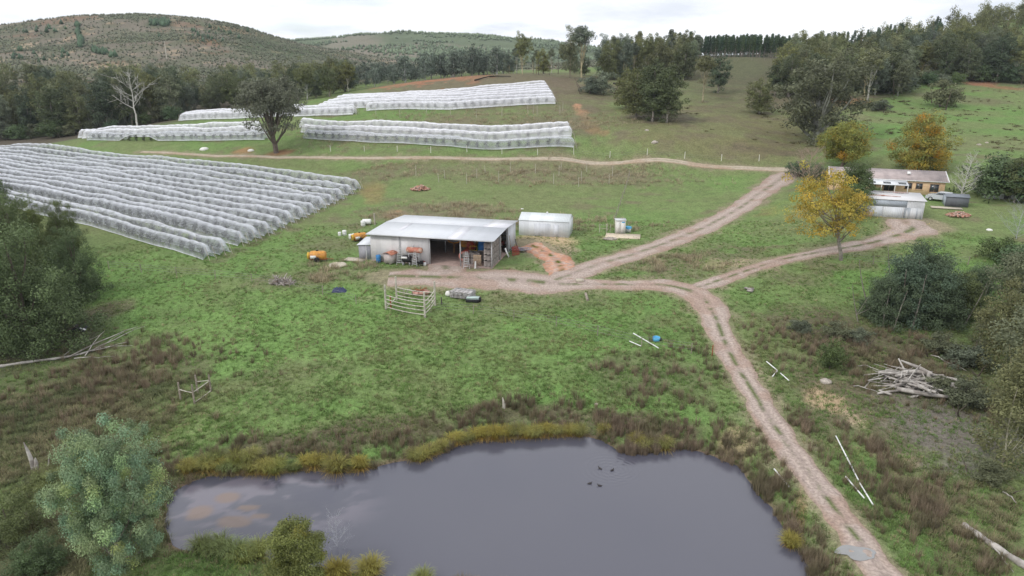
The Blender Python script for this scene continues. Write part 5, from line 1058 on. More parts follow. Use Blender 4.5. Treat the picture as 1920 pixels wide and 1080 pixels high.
m_clear = ribbed('translucent_sheet', (.72,.72,.77), 26, .3, .05); m_zinc = ribbed('bluish_sheet', (.40,.44,.50), 26, .45, .12); m_white = ribbed('white_sheet', (.70,.72,.76), 24, .4, .04)
m_steel = mat('steel_frame', (.42,.42,.43), .5, .1, 3); m_darkin = mat('dark_interior', (.10,.09,.08), .9, .2, 3); m_floor = mat('shed_floor_dirt', (.34,.25,.22), .95, .2, 1.5, .2)
m_crate = mat('weathered_crate', (.36,.32,.30), .9, .3, 3, .3, col2=(.24,.21,.20)); m_pallet = mat('pallet_wood', (.50,.37,.26), .9, .25, 4, .2)
m_blue = mat('blue_plastic', (.03,.14,.38), .45, .1, 3); m_lblue = mat('light_blue_plastic', (.10,.42,.70), .45, .1, 3); m_redp = mat('red_paint', (.40,.06,.04), .5, .25, 4, col2=(.28,.07,.05)); m_org = mat('orange_paint', (.62,.29,.06), .5, .25, 3, col2=(.48,.22,.07))
m_blk = mat('black_rubber', (.025,.025,.027), .7, .1, 5); m_wht = mat('white_paint', (.75,.75,.74), .45, .08, 4); m_yel = mat('yellow_paint', (.60,.38,.05), .5, .2, 4); m_grn = mat('green_paint', (.05,.16,.08), .5, .2, 4)
m_alu = mat('aluminium', (.62,.63,.64), .35, .08, 4, metal=.3); m_dred = mat('faded_red_tank', (.45,.17,.12), .6, .3, 3, .2, col2=(.52,.36,.28)); m_glass = mat('window_glass', (.05,.06,.07), .1, .1, 2, spec=.8)
m_conc = mat('concrete', (.50,.45,.37), .9, .15, 2.5, .2); m_rrust = mat('rusty_sheet', (.42,.17,.11), .7, .3, 2, .2, col2=(.52,.32,.26))
RZ = math.atan2(-4.2, 17.3); SO = Vector((-20.0, 93.8, 0.0)); SW, SDp, SH = 17.9, 13.3, 4.0
def sl(x, y, z=0.0):     # shed frame to world
    c, s = math.cos(RZ), math.sin(RZ); return Vector((SO.x + x*c - y*s, SO.y + x*s + y*c, SO.z + z))
S1 = thing('machinery_shed', 'long pale grey open fronted machinery shed in the middle of the farm', 'shed', tuple(SO), RZ)
def wallbox(name, x0, y0, x1, y1, z0, z1, m, par, th=.06):
    q = MB(); a, b = np.array([x0,y0]), np.array([x1,y1]); d = (b-a)/np.linalg.norm(b-a); n = np.array([d[1],-d[0]])*th/2
    V = [(*(a-n),z0),(*(b-n),z0),(*(b+n),z0),(*(a+n),z0),(*(a-n),z1),(*(b-n),z1),(*(b+n),z1),(*(a+n),z1)]
    q.add(V, [[0,1,2,3],[7,6,5,4],[0,4,5,1],[1,5,6,2],[2,6,7,3],[3,7,4,0]]); return q.build(name, m, par)
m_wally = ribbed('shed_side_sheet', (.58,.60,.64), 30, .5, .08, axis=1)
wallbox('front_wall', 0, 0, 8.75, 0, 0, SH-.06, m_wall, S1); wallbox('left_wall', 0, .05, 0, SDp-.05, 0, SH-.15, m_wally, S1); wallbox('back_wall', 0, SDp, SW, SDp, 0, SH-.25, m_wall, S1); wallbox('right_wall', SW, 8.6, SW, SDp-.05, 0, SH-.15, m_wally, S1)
q = MB(); q.box((SW/2, SDp/2-.2, .03), (SW-.2, SDp-.1, .08)); q.build('floor', m_floor, S1)
RY = [-.55, 6.6, SDp+.35]; RH = [SH+.02, SH+.26, SH-.15]
def roof_sheet(name, x0, x1, y0, y1, m, up=0.0):
    f = lambda y: np.interp(y, RY, RH)+up; ys = [y0] + [y for y in RY if y0 < y < y1] + [y1]; mb = MB()
    for a, b in zip(ys[:-1], ys[1:]): mb.sheet((x0,a,f(a)), (x1,a,f(a)), (x1,b,f(b)), (x0,b,f(b)), .05)
    return mb.build(name, m, S1)
roof_sheet('roof', -.35, SW+.35, RY[0], RY[2], m_roof)
roof_sheet('translucent_panel', 11.6, 13.4, -.52, 6.5, m_clear, .012); roof_sheet('translucent_panel', 14.6, SW+.3, 6.7, SDp+.3, m_clear, .012); roof_sheet('translucent_panel', 3.2, 4.0, 2.5, 6.5, m_clear, .012)
for (x, y) in ((.1,.12),(4.45,-.08),(8.85,0),(13.3,0),(17.75,0),(8.85,6.6),(13.3,6.6),(17.75,4.4),(17.75,8.5)):
    q = MB(); q.box((x, y, SH/2), (.14,.14,SH-.1)); q.build('column', m_steel, S1)
q = MB(); q.box((SW/2, -.02, SH-.16), (SW+.1, .10, .20)); q.build('front_beam', m_steel, S1)
q = MB()
for x in (4.45,8.85,13.3,17.75): q.box((x, 3.2, SH-.10), (.10, 6.6, .14), Matrix.Rotation(math.atan2(.24,7.15),3,'X'))
q.build('rafters', m_steel, S1)
q = MB(); q.box((8.9,-.6,SH-.07),(SW+.6,.10,.10)); q.build('gutter', m_alu, S1)
# lean-to on the left end
L1 = thing('lean_to', 'small grey lean-to with a pale skillion roof at the left end of the long shed', 'lean-to', tuple(sl(-2.05, .35)), RZ)
wallbox('front_wall', 0, 0, 1.95, 0, 0, 2.1, ribbed('leanto_sheet', (.36,.36,.40), 34, .5, .15), L1); wallbox('side_wall', 0, .05, 0, 2.8, 0, 2.0, m_zinc, L1)
q = MB(); q.sheet((-.2,-.2,2.12), (2.0,-.2,2.3), (2.0,3.0,2.75), (-.2,3.0,2.57), .05); q.build('roof', m_white, L1); q = MB(); q.cyl((1.2,-.08,0),(1.2,-.08,2.15),.04,.04,6); q.build('post', m_wht, L1)
L2 = thing('metal_cabinet', 'bluish metal bin with sloping lid behind the lean-to', 'bin', tuple(sl(-1.0, 4.4)), RZ); wallbox('body', 0,0,.9,0,0,3.2,m_zinc,L2,.5); wallbox('side', 0,.3,0,2.4,0,3.1,m_zinc,L2); q = MB(); q.sheet((-.3,-.3,3.05),(1.0,-.3,3.4),(1.0,2.6,3.4),(-.3,2.6,3.05)); q.build('lid', m_zinc, L2)
o = MB(); a = np.linspace(0,2*math.pi,20,endpoint=False); o.lathe([(0,.05),(1.0,.05),(1.15,.12),(1.25,0)], 22); p = gp(633,497); o = o.build('well_cover', m_conc); o.location = p; tag(o, 'round flat concrete cover lying in the grass left of the long shed', 'cover')
o = MB(); o.box((0,0,.05),(3.0,1.6,.12)); o = o.build('concrete_step', m_conc); o.location = sl(-2.4,-.2); o.rotation_euler = (0,0,RZ); tag(o, 'pale slab on the ground before the lean-to', 'slab')

# apple bins: slatted crates, each its own thing
def crate_proto():
    t = thing('apple_bin', '', 'crate'); q = MB()
    for k in range(5):
        z = .17+k*.135
        for s in (-1,1): q.box((0, s*.57, z), (1.16,.03,.11)); q.box((s*.57, 0, z), (.03,1.10,.11))
    for sx in (-1,1):
        for sy in (-1,1): q.box((sx*.53, sy*.53, .42), (.08,.08,.70))
    q.box((0,0,.12),(1.1,1.1,.03)); a = q.build('slatted_sides', m_crate, t); q = MB()
    for s in (-.5,0,.5): q.box((s,0,.05),(.1,1.16,.09))
    b = q.build('skids', m_crate, t); KIDS[t.name] = [a, b]; return t
cr0 = crate_proto(); used = [False]
def crate(p, rz, label, group):
    if not used[0]:
        used[0] = True; cr0.location = p; cr0.rotation_euler = (0,0,rz); cr0['label'] = label; cr0['group'] = group; return
    r = cr0.copy(); COL.objects.link(r); r.location = p; r.rotation_euler = (0,0,rz); r['label'] = label; r['group'] = group
    for c in KIDS['apple_bin']: c2 = c.copy(); COL.objects.link(c2); c2.parent = r
for c in range(4):
    for k in range(4 if c < 3 else 4):
        crate(sl(17.1, 1.0+1.28*c, .08+.84*k), RZ+random.uniform(-.05,.05), 'weathered bin of the stack at the shed side, %s layer, %s column from the front' % (['bottom','second','third','top'][k], ['first','second','third','fourth'][c]), 'bins stacked along the open side of the shed')
for c in range(2):
    for k in range(2): crate(sl(15.0+1.0*0-c*1.25, 1.9, .08+.84*k), RZ, ['lower','upper'][k]+' slatted bin of the %s short stack inside the shed mouth' % ['right','left'][c], 'bins just inside the shed mouth')
# things inside
def put(name, label, cat, x, y, z=.07, rz=0.0, group=None): return thing(name, label, cat, tuple(sl(x, y, z)), RZ+rz, group)
t = put('air_blast_sprayer', 'red round fan sprayer parked behind the middle column of the shed', 'sprayer', 13.2, 1.5)
q = MB(); q.lathe([(.40,-.02),(.66,0),(.70,.12),(.66,.45),(.45,.55)], 24, (0,0,1.0), 'y'); q.build('fan_housing', mat('pinkish_red', (.55,.20,.16), .5, .2, 3), t); q = MB(); q.lathe([(0,.12),(.42,.10)], 20, (0,0,1.0), 'y'); 
for a in range(7): q.box((math.cos(a*.9)*.22, .04, 1.0+math.sin(a*.9)*.22), (.36,.03,.09), Matrix.Rotation(-a*.9,3,'Y'))
q.build('fan', m_darkin, t); q = MB(); q.lathe([(0,.5),(.45,.55),(.62,.8),(.62,2.2),(.4,2.45),(0,2.5)], 18, (.1,0,1.1), 'y'); q.build('tank', m_redp, t)
for s in (-1,1): q = MB(); q.lathe([(.12,-.1),(.38,-.1),(.42,0),(.38,.1),(.12,.1)], 18, (s*.65,1.4,.42), 'x'); q.build('wheel', m_blk, t)
q = MB(); q.box((0,.3,.3),(.1,.1,.6)); q.build('stand', m_steel, t)
t = put('harvest_ring', 'orange ringed implement hanging at the back left of the shed', 'implement', 10.3, 6.2)
q = MB(); a = np.linspace(0,2*math.pi,22); q.tube(np.stack([np.cos(a)*.95, 0*a, 2.15+np.sin(a)*.55],1), .09, 7); q.build('ring', m_org, t); q = MB(); q.tube([(0,0,2.15),(0,0,3.4)], .05, 5); q.tube([(-.9,0,2.15),(.9,0,2.15)], .06, 5); q.tube([(0,0,1.6),(0,0,.1)], .05, 5); q.box((0,0,2.3),(.4,.3,.4)); q.build('frame', m_org, t)
t = put('tractor', 'old green and orange tractor in the dark middle of the shed', 'tractor', 14.4, 6.0, rz=.2)
q = MB(); q.box((0,-.2,1.15),(.75,1.9,.65)); q.box((0,-1.2,1.15),(.6,.1,.5)); q.box((0,1.0,1.2),(1.0,.9,.5)); q.build('bonnet', m_grn, t)
for s in (-1,1):
    q = MB(); q.lathe([(.25,-.18),(.68,-.18),(.75,0),(.68,.18),(.25,.18)], 20, (s*.8,1.0,.75), 'x'); q.build('rear_wheel', m_blk, t); q = MB(); q.lathe([(.12,-.1),(.33,-.1),(.38,0),(.33,.1),(.12,.1)], 16, (s*.6,-.8,.38), 'x'); q.build('front_wheel', m_blk, t)
q = MB(); q.box((0,.9,2.5),(1.4,1.6,.12)); 
for sx in (-.6,.6):
    for sy in (.2,1.6): q.box((sx,sy,1.9),(.06,.06,1.2))
q.build('canopy', m_yel, t)
t = put('orange_hopper', 'orange square hopper on legs standing deep in the shed', 'hopper', 12.0, 7.0)
q = MB(); q.add([(-.7,-.6,1.0),(.7,-.6,1.0),(.7,.6,1.0),(-.7,.6,1.0),(-.9,-.8,2.0),(.9,-.8,2.0),(.9,.8,2.0),(-.9,.8,2.0)], [[0,1,5,4],[1,2,6,5],[2,3,7,6],[3,0,4,7],[0,1,2,3]]); q.build('hopper', m_org, t); q = MB()
for sx in (-.6,.6):
    for sy in (-.5,.5): q.box((sx,sy,.5),(.08,.08,1.0))
q.build('legs', m_steel, t)
t = put('red_engine', 'red boxy engine unit beside the orange hopper', 'machine', 13.25, 5.2)
q = MB(); q.box((0,0,1.5),(1.1,.9,.8)); q.lathe([(0,-.5),(.35,-.5),(.4,-.3),(.4,.4),(0,.5)], 14, (0,-.3,2.0), 'x'); q.build('body', m_redp, t); q = MB(); q.box((0,0,.6),(.9,.7,1.1)); q.build('stand', m_steel, t)
t = put('blue_tank', 'tall blue square tank standing above the bins in the shed', 'tank', 15.5, 3.3, 1.7)
q = MB(); q.lathe([(0,0),(.62,0),(.66,.06),(.66,.75),(.60,.8),(.60,.86),(.66,.9),(.66,1.5),(.5,1.62),(0,1.65)], 4); o = q.build('tank', m_blue, t); o.rotation_euler = (0,0,math.pi/4); q = MB(); q.box((0,0,-.8),(1.1,1.1,1.6)); q.build('stand', m_crate, t)
t = put('tubular_rack', 'yellow tubular frame standing left of the blue tank', 'frame', 14.2, 3.2)
q = MB(); 
for s in (-.5,.5): q.tube([(s,0,0),(s,0,2.1)], .04, 5)
for z in (.9,1.5,2.1): q.tube([(-.5,0,z),(.5,0,z)], .04, 5)
q.build('tubes', m_yel, t)
t = put('shelf_rack', 'tall dark shelves of boxes along the back wall of the shed', 'shelves', 13.5, 11.5); q = MB()
for k in range(5): q.box((0,0,.4+.7*k),(7.5,.8,.06))
for x in (-3.7,-1.2,1.2,3.7): q.box((x,0,1.6),(.08,.8,3.2))
q.build('rack', m_old, t); rr = random.Random(4)
for k in range(16): q = MB(); w = rr.uniform(.4,.9); q.box((rr.uniform(-3.2,3.2), 0, .43+.7*rr.randrange(4)+.25), (w,.6,.5)); q.build('box', rr.choice([m_crate,m_blue,m_redp,m_pallet,m_wht]), t)
t = put('pallet_stack', 'brown pallets standing upright before the bins', 'pallets', 15.55, .55, rz=.1); q = MB()
for k in range(7): q.box((-.5+k*.16,0,.85),(.08,.05,1.5))
for z in (.15,.85,1.5): q.box((0,.07,z),(1.15,.06,.12))
q.build('slats', m_pallet, t)
# outside, along the front
def barrel(mb, r=.29, h=.88): mb.lathe([(0,0),(r*.9,0),(r,.05),(r*.98,h*.33),(r*1.03,h*.36),(r*.98,h*.39),(r*.98,h*.64),(r*1.03,h*.67),(r*.98,h*.7),(r,h*.95),(r*.9,h),(0,h*.99)], 18)
def at_px(name, label, cat, u, v, rz=0.0): p = gp(u, v); return thing(name, label, cat, tuple(p), RZ+rz)
q = MB(); barrel(q, .34, 1.05); o = q.build('blue_barrel', mat('bright_blue_plastic', (.05,.22,.50), .4, .1, 3)); o.location = sl(1.35,-.6); tag(o, 'blue plastic barrel against the front wall of the long shed', 'barrel')
t = thing('garden_hutch', 'grey box hutch with a curved rusty red roof by the shed wall', 'hutch', tuple(sl(3.15,-1.0)), RZ-.25); q = MB(); q.box((0,.6,.80),(1.25,2.0,1.2)); q.build('body', mat('pinkish_board', (.50,.44,.43), .8, .15, 3), t)
q = MB(); a = np.linspace(-1,1,7); 
for k in range(6): q.sheet((a[k]*.8,-.55,1.4+.35*(1-a[k]**2)),(a[k+1]*.8,-.55,1.4+.35*(1-a[k+1]**2)),(a[k+1]*.8,1.75,1.4+.35*(1-a[k+1]**2)),(a[k]*.8,1.75,1.4+.35*(1-a[k]**2)),.03)
q.build('roof', m_rrust, t); q = MB()
for s in (-.4,.4): q.box((s,.6,.1),(.12,2.0,.2))
q.build('skids', m_old, t)
def ladder(name, label, x, y, h, rz=0.0, lean=.28):
    t = thing(name, label, 'ladder', tuple(sl(x,y)), RZ+rz); q = MB(); 
    for s in (-1,1): q.tube([(s*.42,-lean*h*.5,0),(s*.15,0,h)], .035, 5)
    q.build('side_rails', m_alu, t); n = int(h/.3)
    q = MB()
    for k in range(1, n): f = k/n; q.box((0,-lean*h*.5*(1-f),h*f),((.42-.27*f)*2,.09,.05))
    q.build('rungs', m_alu, t); q = MB(); q.tube([(0,0,h),(0,lean*h*1.1,0)], .03, 5); q.build('prop', m_alu, t); return t
ladder('tripod_ladder', 'aluminium tripod ladder with splayed feet beside the rusty roofed hutch', 4.75, -.9, 2.6, .1)
ladder('tripod_ladder', 'aluminium tripod ladder under the red tank stand', 7.15, -1.35, 2.0, -.2, .2)
ladder('tripod_ladder', 'aluminium tripod ladder leaning at the middle column of the open shed', 14.35, -.55, 2.35, .15)
t = thing('drum_trailer', 'black drum with a white panel on a small frame between two ladders', 'drum', tuple(sl(5.75,-.85)), RZ+.1); q = MB(); q.lathe([(0,-.62),(.42,-.62),(.5,-.5),(.5,.5),(.42,.62),(0,.62)], 20, (0,0,.85), 'x'); q.build('drum', m_blk, t)
q = MB(); q.box((-.25,-.48,1.12),(.85,.12,.28)); q.build('panel', m_wht, t); q = MB(); 
for s in (-.45,.45): q.box((s,0,.2),(.07,.8,.4))
q.build('frame', m_steel, t)
t = thing('tank_stand', 'faded red tank lying on a tall steel stand before the shed wall', 'tank', tuple(sl(6.9,-.75)), RZ); q = MB(); q.lathe([(0,-1.15),(.30,-1.12),(.40,-1.0),(.40,1.0),(.30,1.12),(0,1.15)], 18, (0,0,2.15), 'x'); q.build('tank', m_dred, t); q = MB(); q.cyl((-.2,0,2.5),(-.2,0,2.8),.13,.11,8); q.build('cap', m_steel, t); q = MB()
for sx in (-.75,.75):
    for sy in (-.35,.35): q.box((sx,sy,.9),(.07,.07,1.8))
q.box((0,-.35,1.72),(1.6,.07,.07)); q.box((0,.35,1.72),(1.6,.07,.07)); q.box((0,-.35,.7),(1.6,.05,.05)); q.build('stand', m_steel, t)
t = thing('fertiliser_bin', 'low brown bin standing under the red tank', 'bin', tuple(sl(6.6,-.4)), RZ); q = MB(); q.box((0,0,.5),(.9,.7,.9)); q.build('bin', m_crate, t)
t = thing('wheelbarrow', 'dark wheelbarrow standing beside the ladder under the tank', 'wheelbarrow', tuple(sl(7.75,-1.1)), RZ+.4); q = MB(); q.add([(-.3,-.25,.35),(.3,-.25,.35),(.3,.25,.35),(-.3,.25,.35),(-.45,-.35,.65),(.5,-.35,.7),(.5,.35,.7),(-.45,.35,.65)], [[0,1,5,4],[1,2,6,5],[2,3,7,6],[3,0,4,7],[0,1,2,3]]); q.build('tray', m_blk, t); q = MB(); q.lathe([(.05,-.05),(.18,-.05),(.2,0),(.18,.05),(.05,.05)],14,(.5,0,.2),'y'); q.build('wheel', m_blk, t); q = MB(); q.tube([(-.95,-.3,.55),(.5,-.1,.25)],.02,4); q.tube([(-.95,.3,.55),(.5,.1,.25)],.02,4); q.build('handles', m_steel, t)
for x, c, l in ((8.3,m_wht,'white drum lying nearest the door edge of the shed'),(8.0,m_redp,'red jerry can beside the white drum')):
    q = MB(); q.box((0,0,.22),(.42,.35,.42)); q.box((0,0,.47),(.2,.08,.08)); o = q.build('jerry_can', c); o.location = sl(x,-.75 if c is m_wht else -.3); o.rotation_euler = (0,0,RZ+.3); tag(o, l, 'can')
# junk near the right column
t = thing('scrap_tubing', 'tangle of old white and brown tubing at the shed mouth', 'scrap', tuple(sl(15.1,-.5)), RZ); q = MB(); rg = np.random.default_rng(8)
for k in range(16): a = rg.normal(size=3)*np.array([.7,.25,.15])+np.array([0,0,.25]); b = a+rg.normal(size=3)*np.array([.6,.2,.4]); b[2] = max(b[2],.05); a[2] = max(a[2],.05); q.cyl(a,b,.03,.03,5)
q.build('tubes', m_crate, t); q = MB(); q.cyl((.4,.1,0),(.45,.1,1.0),.13,.10,8); q.build('white_pump', m_wht, t)
for (x, y, dx_, l, m, w, h) in ((18.55,6.2,.55,'white board leaning on the stacked bins at the side of the shed',m_wht,.6,1.3),(18.6,8.0,.4,'grey plank leaning on the right wall of the shed',m_old,.25,2.8),(19.2,9.6,.5,'dark timber leaning on the right wall of the shed',m_darkin,.4,1.9)):
    q = MB(); q.sheet((0,0,0),(0,w,0),(-dx_,w,h),(-dx_,0,h),.05); o = q.build('leaning_board', m); o.location = sl(x,y); o.rotation_euler = (0,0,RZ); tag(o, l, 'board')
t = thing('red_harrow', 'red steel harrow frames stacked against the side of the shed', 'harrow', tuple(sl(19.0,7.6)), RZ); q = MB()
for k in range(7): q.tube([(k*.12,-.5+k*.16,.0),(-.3+k*.1,.2+k*.16,1.2)], .045, 5)
for k in range(3): q.tube([(-.1,-.5,.2+k*.3),(.8,.8,.2+k*.3)], .04, 5)
q.build('bars', m_redp, t)
t = thing('hose_coils', 'pile of black and white hoses at the back corner of the shed', 'hoses', tuple(gp(972,471)), RZ); q = MB()
for k in range(9):
    a = np.linspace(0,2*math.pi,18); r = .5+.25*rg.random(); c = rg.normal(size=2)*np.array([.6,.3]); q.tube(np.stack([c[0]+np.cos(a)*r*1.4, c[1]+np.sin(a)*r, .1+.08*k*.6+0*a+.05*np.sin(2*a+k)],1), .045, 5)
    if k == 4: q.build('black_hose', m_blk, t); q = MB()
q.build('grey_hose', mat('grey_hose', (.38,.38,.44), .6, .1, 3), t)
# second shed
S2o = gp(973,441); RZ2 = math.atan2(gp(1066,446).y-S2o.y, gp(1066,446).x-S2o.x); S2 = thing('garden_shed', 'plain white gabled metal shed behind the long shed', 'shed', tuple(S2o), RZ2)
w2 = (gp(1066,446)-S2o).length; S2.location.z = .6; wallbox('front_wall',0,0,w2,0,0,2.5,m_white,S2); wallbox('left_wall',0,.05,0,4.4,0,2.5,m_white,S2); wallbox('right_wall',w2,.05,w2,4.4,0,2.5,m_white,S2); wallbox('back_wall',0,4.45,w2,4.45,0,2.5,m_white,S2)
q = MB(); q.sheet((-.08,-.12,2.5),(w2+.08,-.12,2.5),(w2+.08,2.22,3.35),(-.08,2.22,3.35)); q.sheet((-.08,2.22,3.35),(w2+.08,2.22,3.35),(w2+.08,4.6,2.5),(-.08,4.6,2.5)); q.build('roof', ribbed('white_roof', (.74,.78,.80), 24, .35, .04), S2)
q = MB(); 
for x in (0, w2): q.add([(x,.03,2.47),(x,4.4,2.47),(x,2.22,3.30)], [[0,1,2,2]])
q.build('gable', m_white, S2)
q = MB(); q.box((w2*.47,-.05,1.05),(2.6,.04,2.05)); q.build('roller_door', ribbed('door_sheet', (.64,.66,.71), 24, .4, .03), S2); q = MB(); q.box((w2*.75,-.05,1.0),(.85,.04,2.0)); q.build('side_door', mat('door_grey', (.62,.64,.69), .4, .04, 3), S2); q = MB(); q.lathe([(0,0),(.14,0),(.16,.1),(.14,.22),(0,.28)],10,(w2*.52,2.2,3.3)); q.build('roof_vent', m_wht, S2)
# white cabinet, blue pump box, slab
t = thing('portable_cabinet', 'white two door cabinet standing on the concrete slab', 'cabinet', tuple(gp(1163,439)), -.02); q = MB(); q.box((0,.5,1.15),(1.6,1.1,2.2)); q.build('body', mat('cream_panel', (.66,.63,.58), .5, .08, 3), t); q = MB(); q.box((-.4,-.07,1.15),(.72,.03,2.05)); q.box((.4,-.07,1.15),(.72,.03,2.05)); q.build('doors', mat('pale_door', (.72,.70,.68), .45, .06, 3), t)
q = MB(); q.sheet((-.9,-.2,2.28),(.9,-.2,2.28),(.9,1.2,2.36),(-.9,1.2,2.36)); q.build('roof', m_alu, t); q = MB(); q.box((.4,-.10,1.95),(.5,.02,.18)); q.build('sign', m_lblue, t)
t = thing('pump_tank', 'small blue topped tank in a steel cage right of the cabinet', 'tank', tuple(gp(1178,437)), 0); q = MB(); q.box((0,.4,.35),(.85,.75,.6)); q.build('tank', m_alu, t); q = MB(); q.lathe([(.6,.62),(.6,.9),(.45,1.0),(0,1.02)],4,(0,.4,0)); o = q.build('lid', m_lblue, t)
q = MB(); A = [gp(1134,446),gp(1200,449),gp(1201,441),gp(1137,438)]; o0 = A[0]; V = [(a-o0) for a in A]; q.add([(v.x,v.y,v.z+.10) for v in V]+[(v.x,v.y,v.z-.3) for v in V], [[0,1,2,3],[0,4,5,1],[1,5,6,2],[2,6,7,3],[3,7,4,0]]); o = q.build('concrete_slab', mat('cream_concrete', (.66,.56,.44), .9, .1, 2.5, .1)); o.location = o0; tag(o, 'cream concrete slab in front of the white cabinet', 'slab')
pen([(1124,436),(1137,437),(1144,436),(1139,434)], 1.4, .05, [(0,1,(1.3,.7))], 'short gate frame of pale rails left of the cabinet', m_rail, m_rail, .01)

# sprayers and odd things on the grass
def trailer(p, rz, label, s=1.0):
    t = thing('orange_sprayer', label, 'sprayer', tuple(p), rz, scale=(s,s,s)); q = MB(); n = 18; a = np.linspace(0,2*math.pi,n,endpoint=False)
    q.lathe([(0,-1.25),(.45,-1.2),(.62,-1.0),(.66,0),(.62,.8),(.50,1.05),(0,1.1)], 18, (0,0,.88), 'x'); q.build('tank', m_org, t)
    q = MB(); q.lathe([(.30,-.02),(.52,0),(.52,.28),(.2,.3)], 18, (-1.5,0,.8), 'x'); q.build('fan', m_yel, t); q = MB(); q.cyl((-.1,0,1.45),(-.1,0,1.65),.18,.17,10); q.build('lid', m_blk, t)
    for sy in (-1,1): q = MB(); q.lathe([(.1,-.1),(.34,-.1),(.38,0),(.34,.1),(.1,.1)], 16, (-.1,sy*.68,.38), 'y'); q.build('wheel', m_blk, t)
    q = MB(); q.box((0,0,.32),(2.4,.7,.12)); q.tube([(1.2,0,.35),(2.1,0,.3)], .05, 5); q.build('chassis', m_rust, t); q = MB(); q.box((-.6,-.62,.75),(.8,.12,.45)); q.build('pump_panel', m_wht, t)
trailer(gp(598,490), .05+math.pi*0, 'orange orchard sprayer standing alone on the grass left of the shed'); trailer(gp(676,452), .5, 'orange orchard sprayer half hidden behind the lean-to', .9)
for i, (u, v, w, l) in enumerate(((646,441,9,'small white drum in the grass beyond the sprayers'),(637,442,7,'smaller white tub left of the drum beyond the sprayers'),(658,448,9,'white tub left of the hidden orange sprayer'),(664,446,8,'white tub touching the hidden orange sprayer'),(681,424,10,'upright white drum behind the shed'),(688,421,12,'white drum lying behind the shed'),(703,422,5,'thin grey post behind the shed'))):
    p = gp(u, v); s = w*px_m(p)/.7; q = MB()
    if 'lying' in l: q.lathe([(0,-.45),(.28,-.45),(.3,-.4),(.3,.4),(.28,.45),(0,.45)],14,(0,0,.3),'x')
    elif 'post' in l: q.cyl((0,0,-.2),(0,0,2.0),.12,.12,6)
    else: barrel(q, .3, .7)
    o = q.build('white_drum' if 'post' not in l else 'grey_post', m_wht if 'post' not in l else m_post, smooth=False); o.location = p; o.scale = (s,s,s) if 'post' not in l else (1,1,1); tag(o, l, 'drum' if 'post' not in l else 'post')
def lump(name, label, cat, u, v, w, d, h, m, seed, rz=0.0):
    p = gp(u, v); q = MB(); rg = np.random.default_rng(seed); nx_, ny_ = 12, 8; X_, Y_ = np.meshgrid(np.linspace(-1,1,nx_), np.linspace(-1,1,ny_)); Zz = (1-np.abs(X_)**4)*(1-np.abs(Y_)**4)*h*(.6+.7*rg.random(X_.shape)); V = np.stack([X_*w/2+rg.normal(size=X_.shape)*.04, Y_*d/2, Zz],-1).reshape(-1,3)
    q.add(V, [[j*nx_+i,j*nx_+i+1,(j+1)*nx_+i+1,(j+1)*nx_+i] for j in range(ny_-1) for i in range(nx_-1)]); o = q.build(name, m); o.location = p; o.rotation_euler = (0,0,rz); return tag(o, label, cat)
lump('blue_sheet', 'crumpled dark blue sheet in the grass left of the cattle pen', 'sheet', 636, 547, 1.8, 1.0, .5, mat('navy_sheet', (.04,.05,.11), .6, .4, 3), 3)
lump('black_bags', 'black and white rubbish sheet under the trees at the left', 'sheet', 150, 618, 1.6, 1.4, .5, mat('black_white_sheet', (.03,.03,.035), .6, .4, 3, col2=(.6,.6,.6), mixpos=(.6,.62)), 4)
t = thing('timber_stack', 'pile of grey boards and tyres under sheeting beyond the cattle pen', 'pile', tuple(gp(861,556)), -.35); q = MB()
for k in range(6):
    for j in range(5): q.box((-.6+j*.55, (rg.random()-.5)*.1, .12+k*.13), (.5,1.7,.09), Matrix.Rotation(rg.normal()*.06,3,'Z'))
q.build('boards', mat('grey_board', (.44,.42,.42), .9, .3, 4, col2=(.3,.28,.27)), t); q = MB(); q.lathe([(0,0),(.42,0),(.45,.2),(.35,.5),(0,.55)], 12, (-1.35,-.1,0)); q.build('white_sack', m_bag, t)
t = thing('water_trough', 'pale green topped trough on a black cradle right of the timber pile', 'trough', tuple(gp(887,566)), -.15); q = MB(); q.box((0,0,.55),(1.5,.75,.08)); q.box((0,-.3,.42),(1.5,.06,.3)); q.build('top', mat('pale_green', (.48,.58,.56), .5, .08, 3), t); q = MB(); q.box((0,0,.2),(1.6,.85,.38)); q.lathe([(.1,-.12),(.28,-.12),(.3,0),(.28,.12),(.1,.12)],14,(.85,0,.3),'x'); q.build('cradle', m_blk, t)
t = thing('hay_rake', 'rusty spider wheel rake lying beside the cattle pen', 'rake', tuple(gp(787,552)), .2); q = MB(); 
for k in range(14): a = k*.449; q.tube([(0,0,.5),(math.cos(a)*1.0,math.sin(a)*.7,.35+.4*(k%2))], .035, 4)
q.build('spokes', m_rust, t); q = MB(); q.box((.1,0,.22),(1.9,1.1,.3)); q.box((.9,-.3,.3),(.7,.6,.2)); q.build('deck', mat('pink_rust', (.50,.28,.24), .8, .3, 3), t)
t = thing('wire_scrap', 'pale wire wheels beside the rusty rake', 'scrap', tuple(gp(760,553)), 0); q = MB(); a = np.linspace(0,2*math.pi,16)
for k in range(3): q.tube(np.stack([k*.45-.4+np.cos(a)*.32, np.sin(a)*.1, .35+np.sin(a)*.32],1), .03, 4)
q.build('wheels', m_crate, t)
for u, v, l in ((733,577,'rusty upright post inside the cattle pen'),(828,571,'dark small post right of the cattle pen')): q = MB(); q.cyl((0,0,-.2),(0,0,1.5 if u<800 else .9),.10,.08,6); o = q.build('old_post', m_rust if u < 800 else m_darkin); o.location = gp(u,v); tag(o, l, 'post')
q = MB(); q.box((0,0,.2),(1.0,.6,.35)); o = q.build('trough_box', m_conc); o.location = gp(1087,529); tag(o, 'small pale box beside the road junction', 'box')
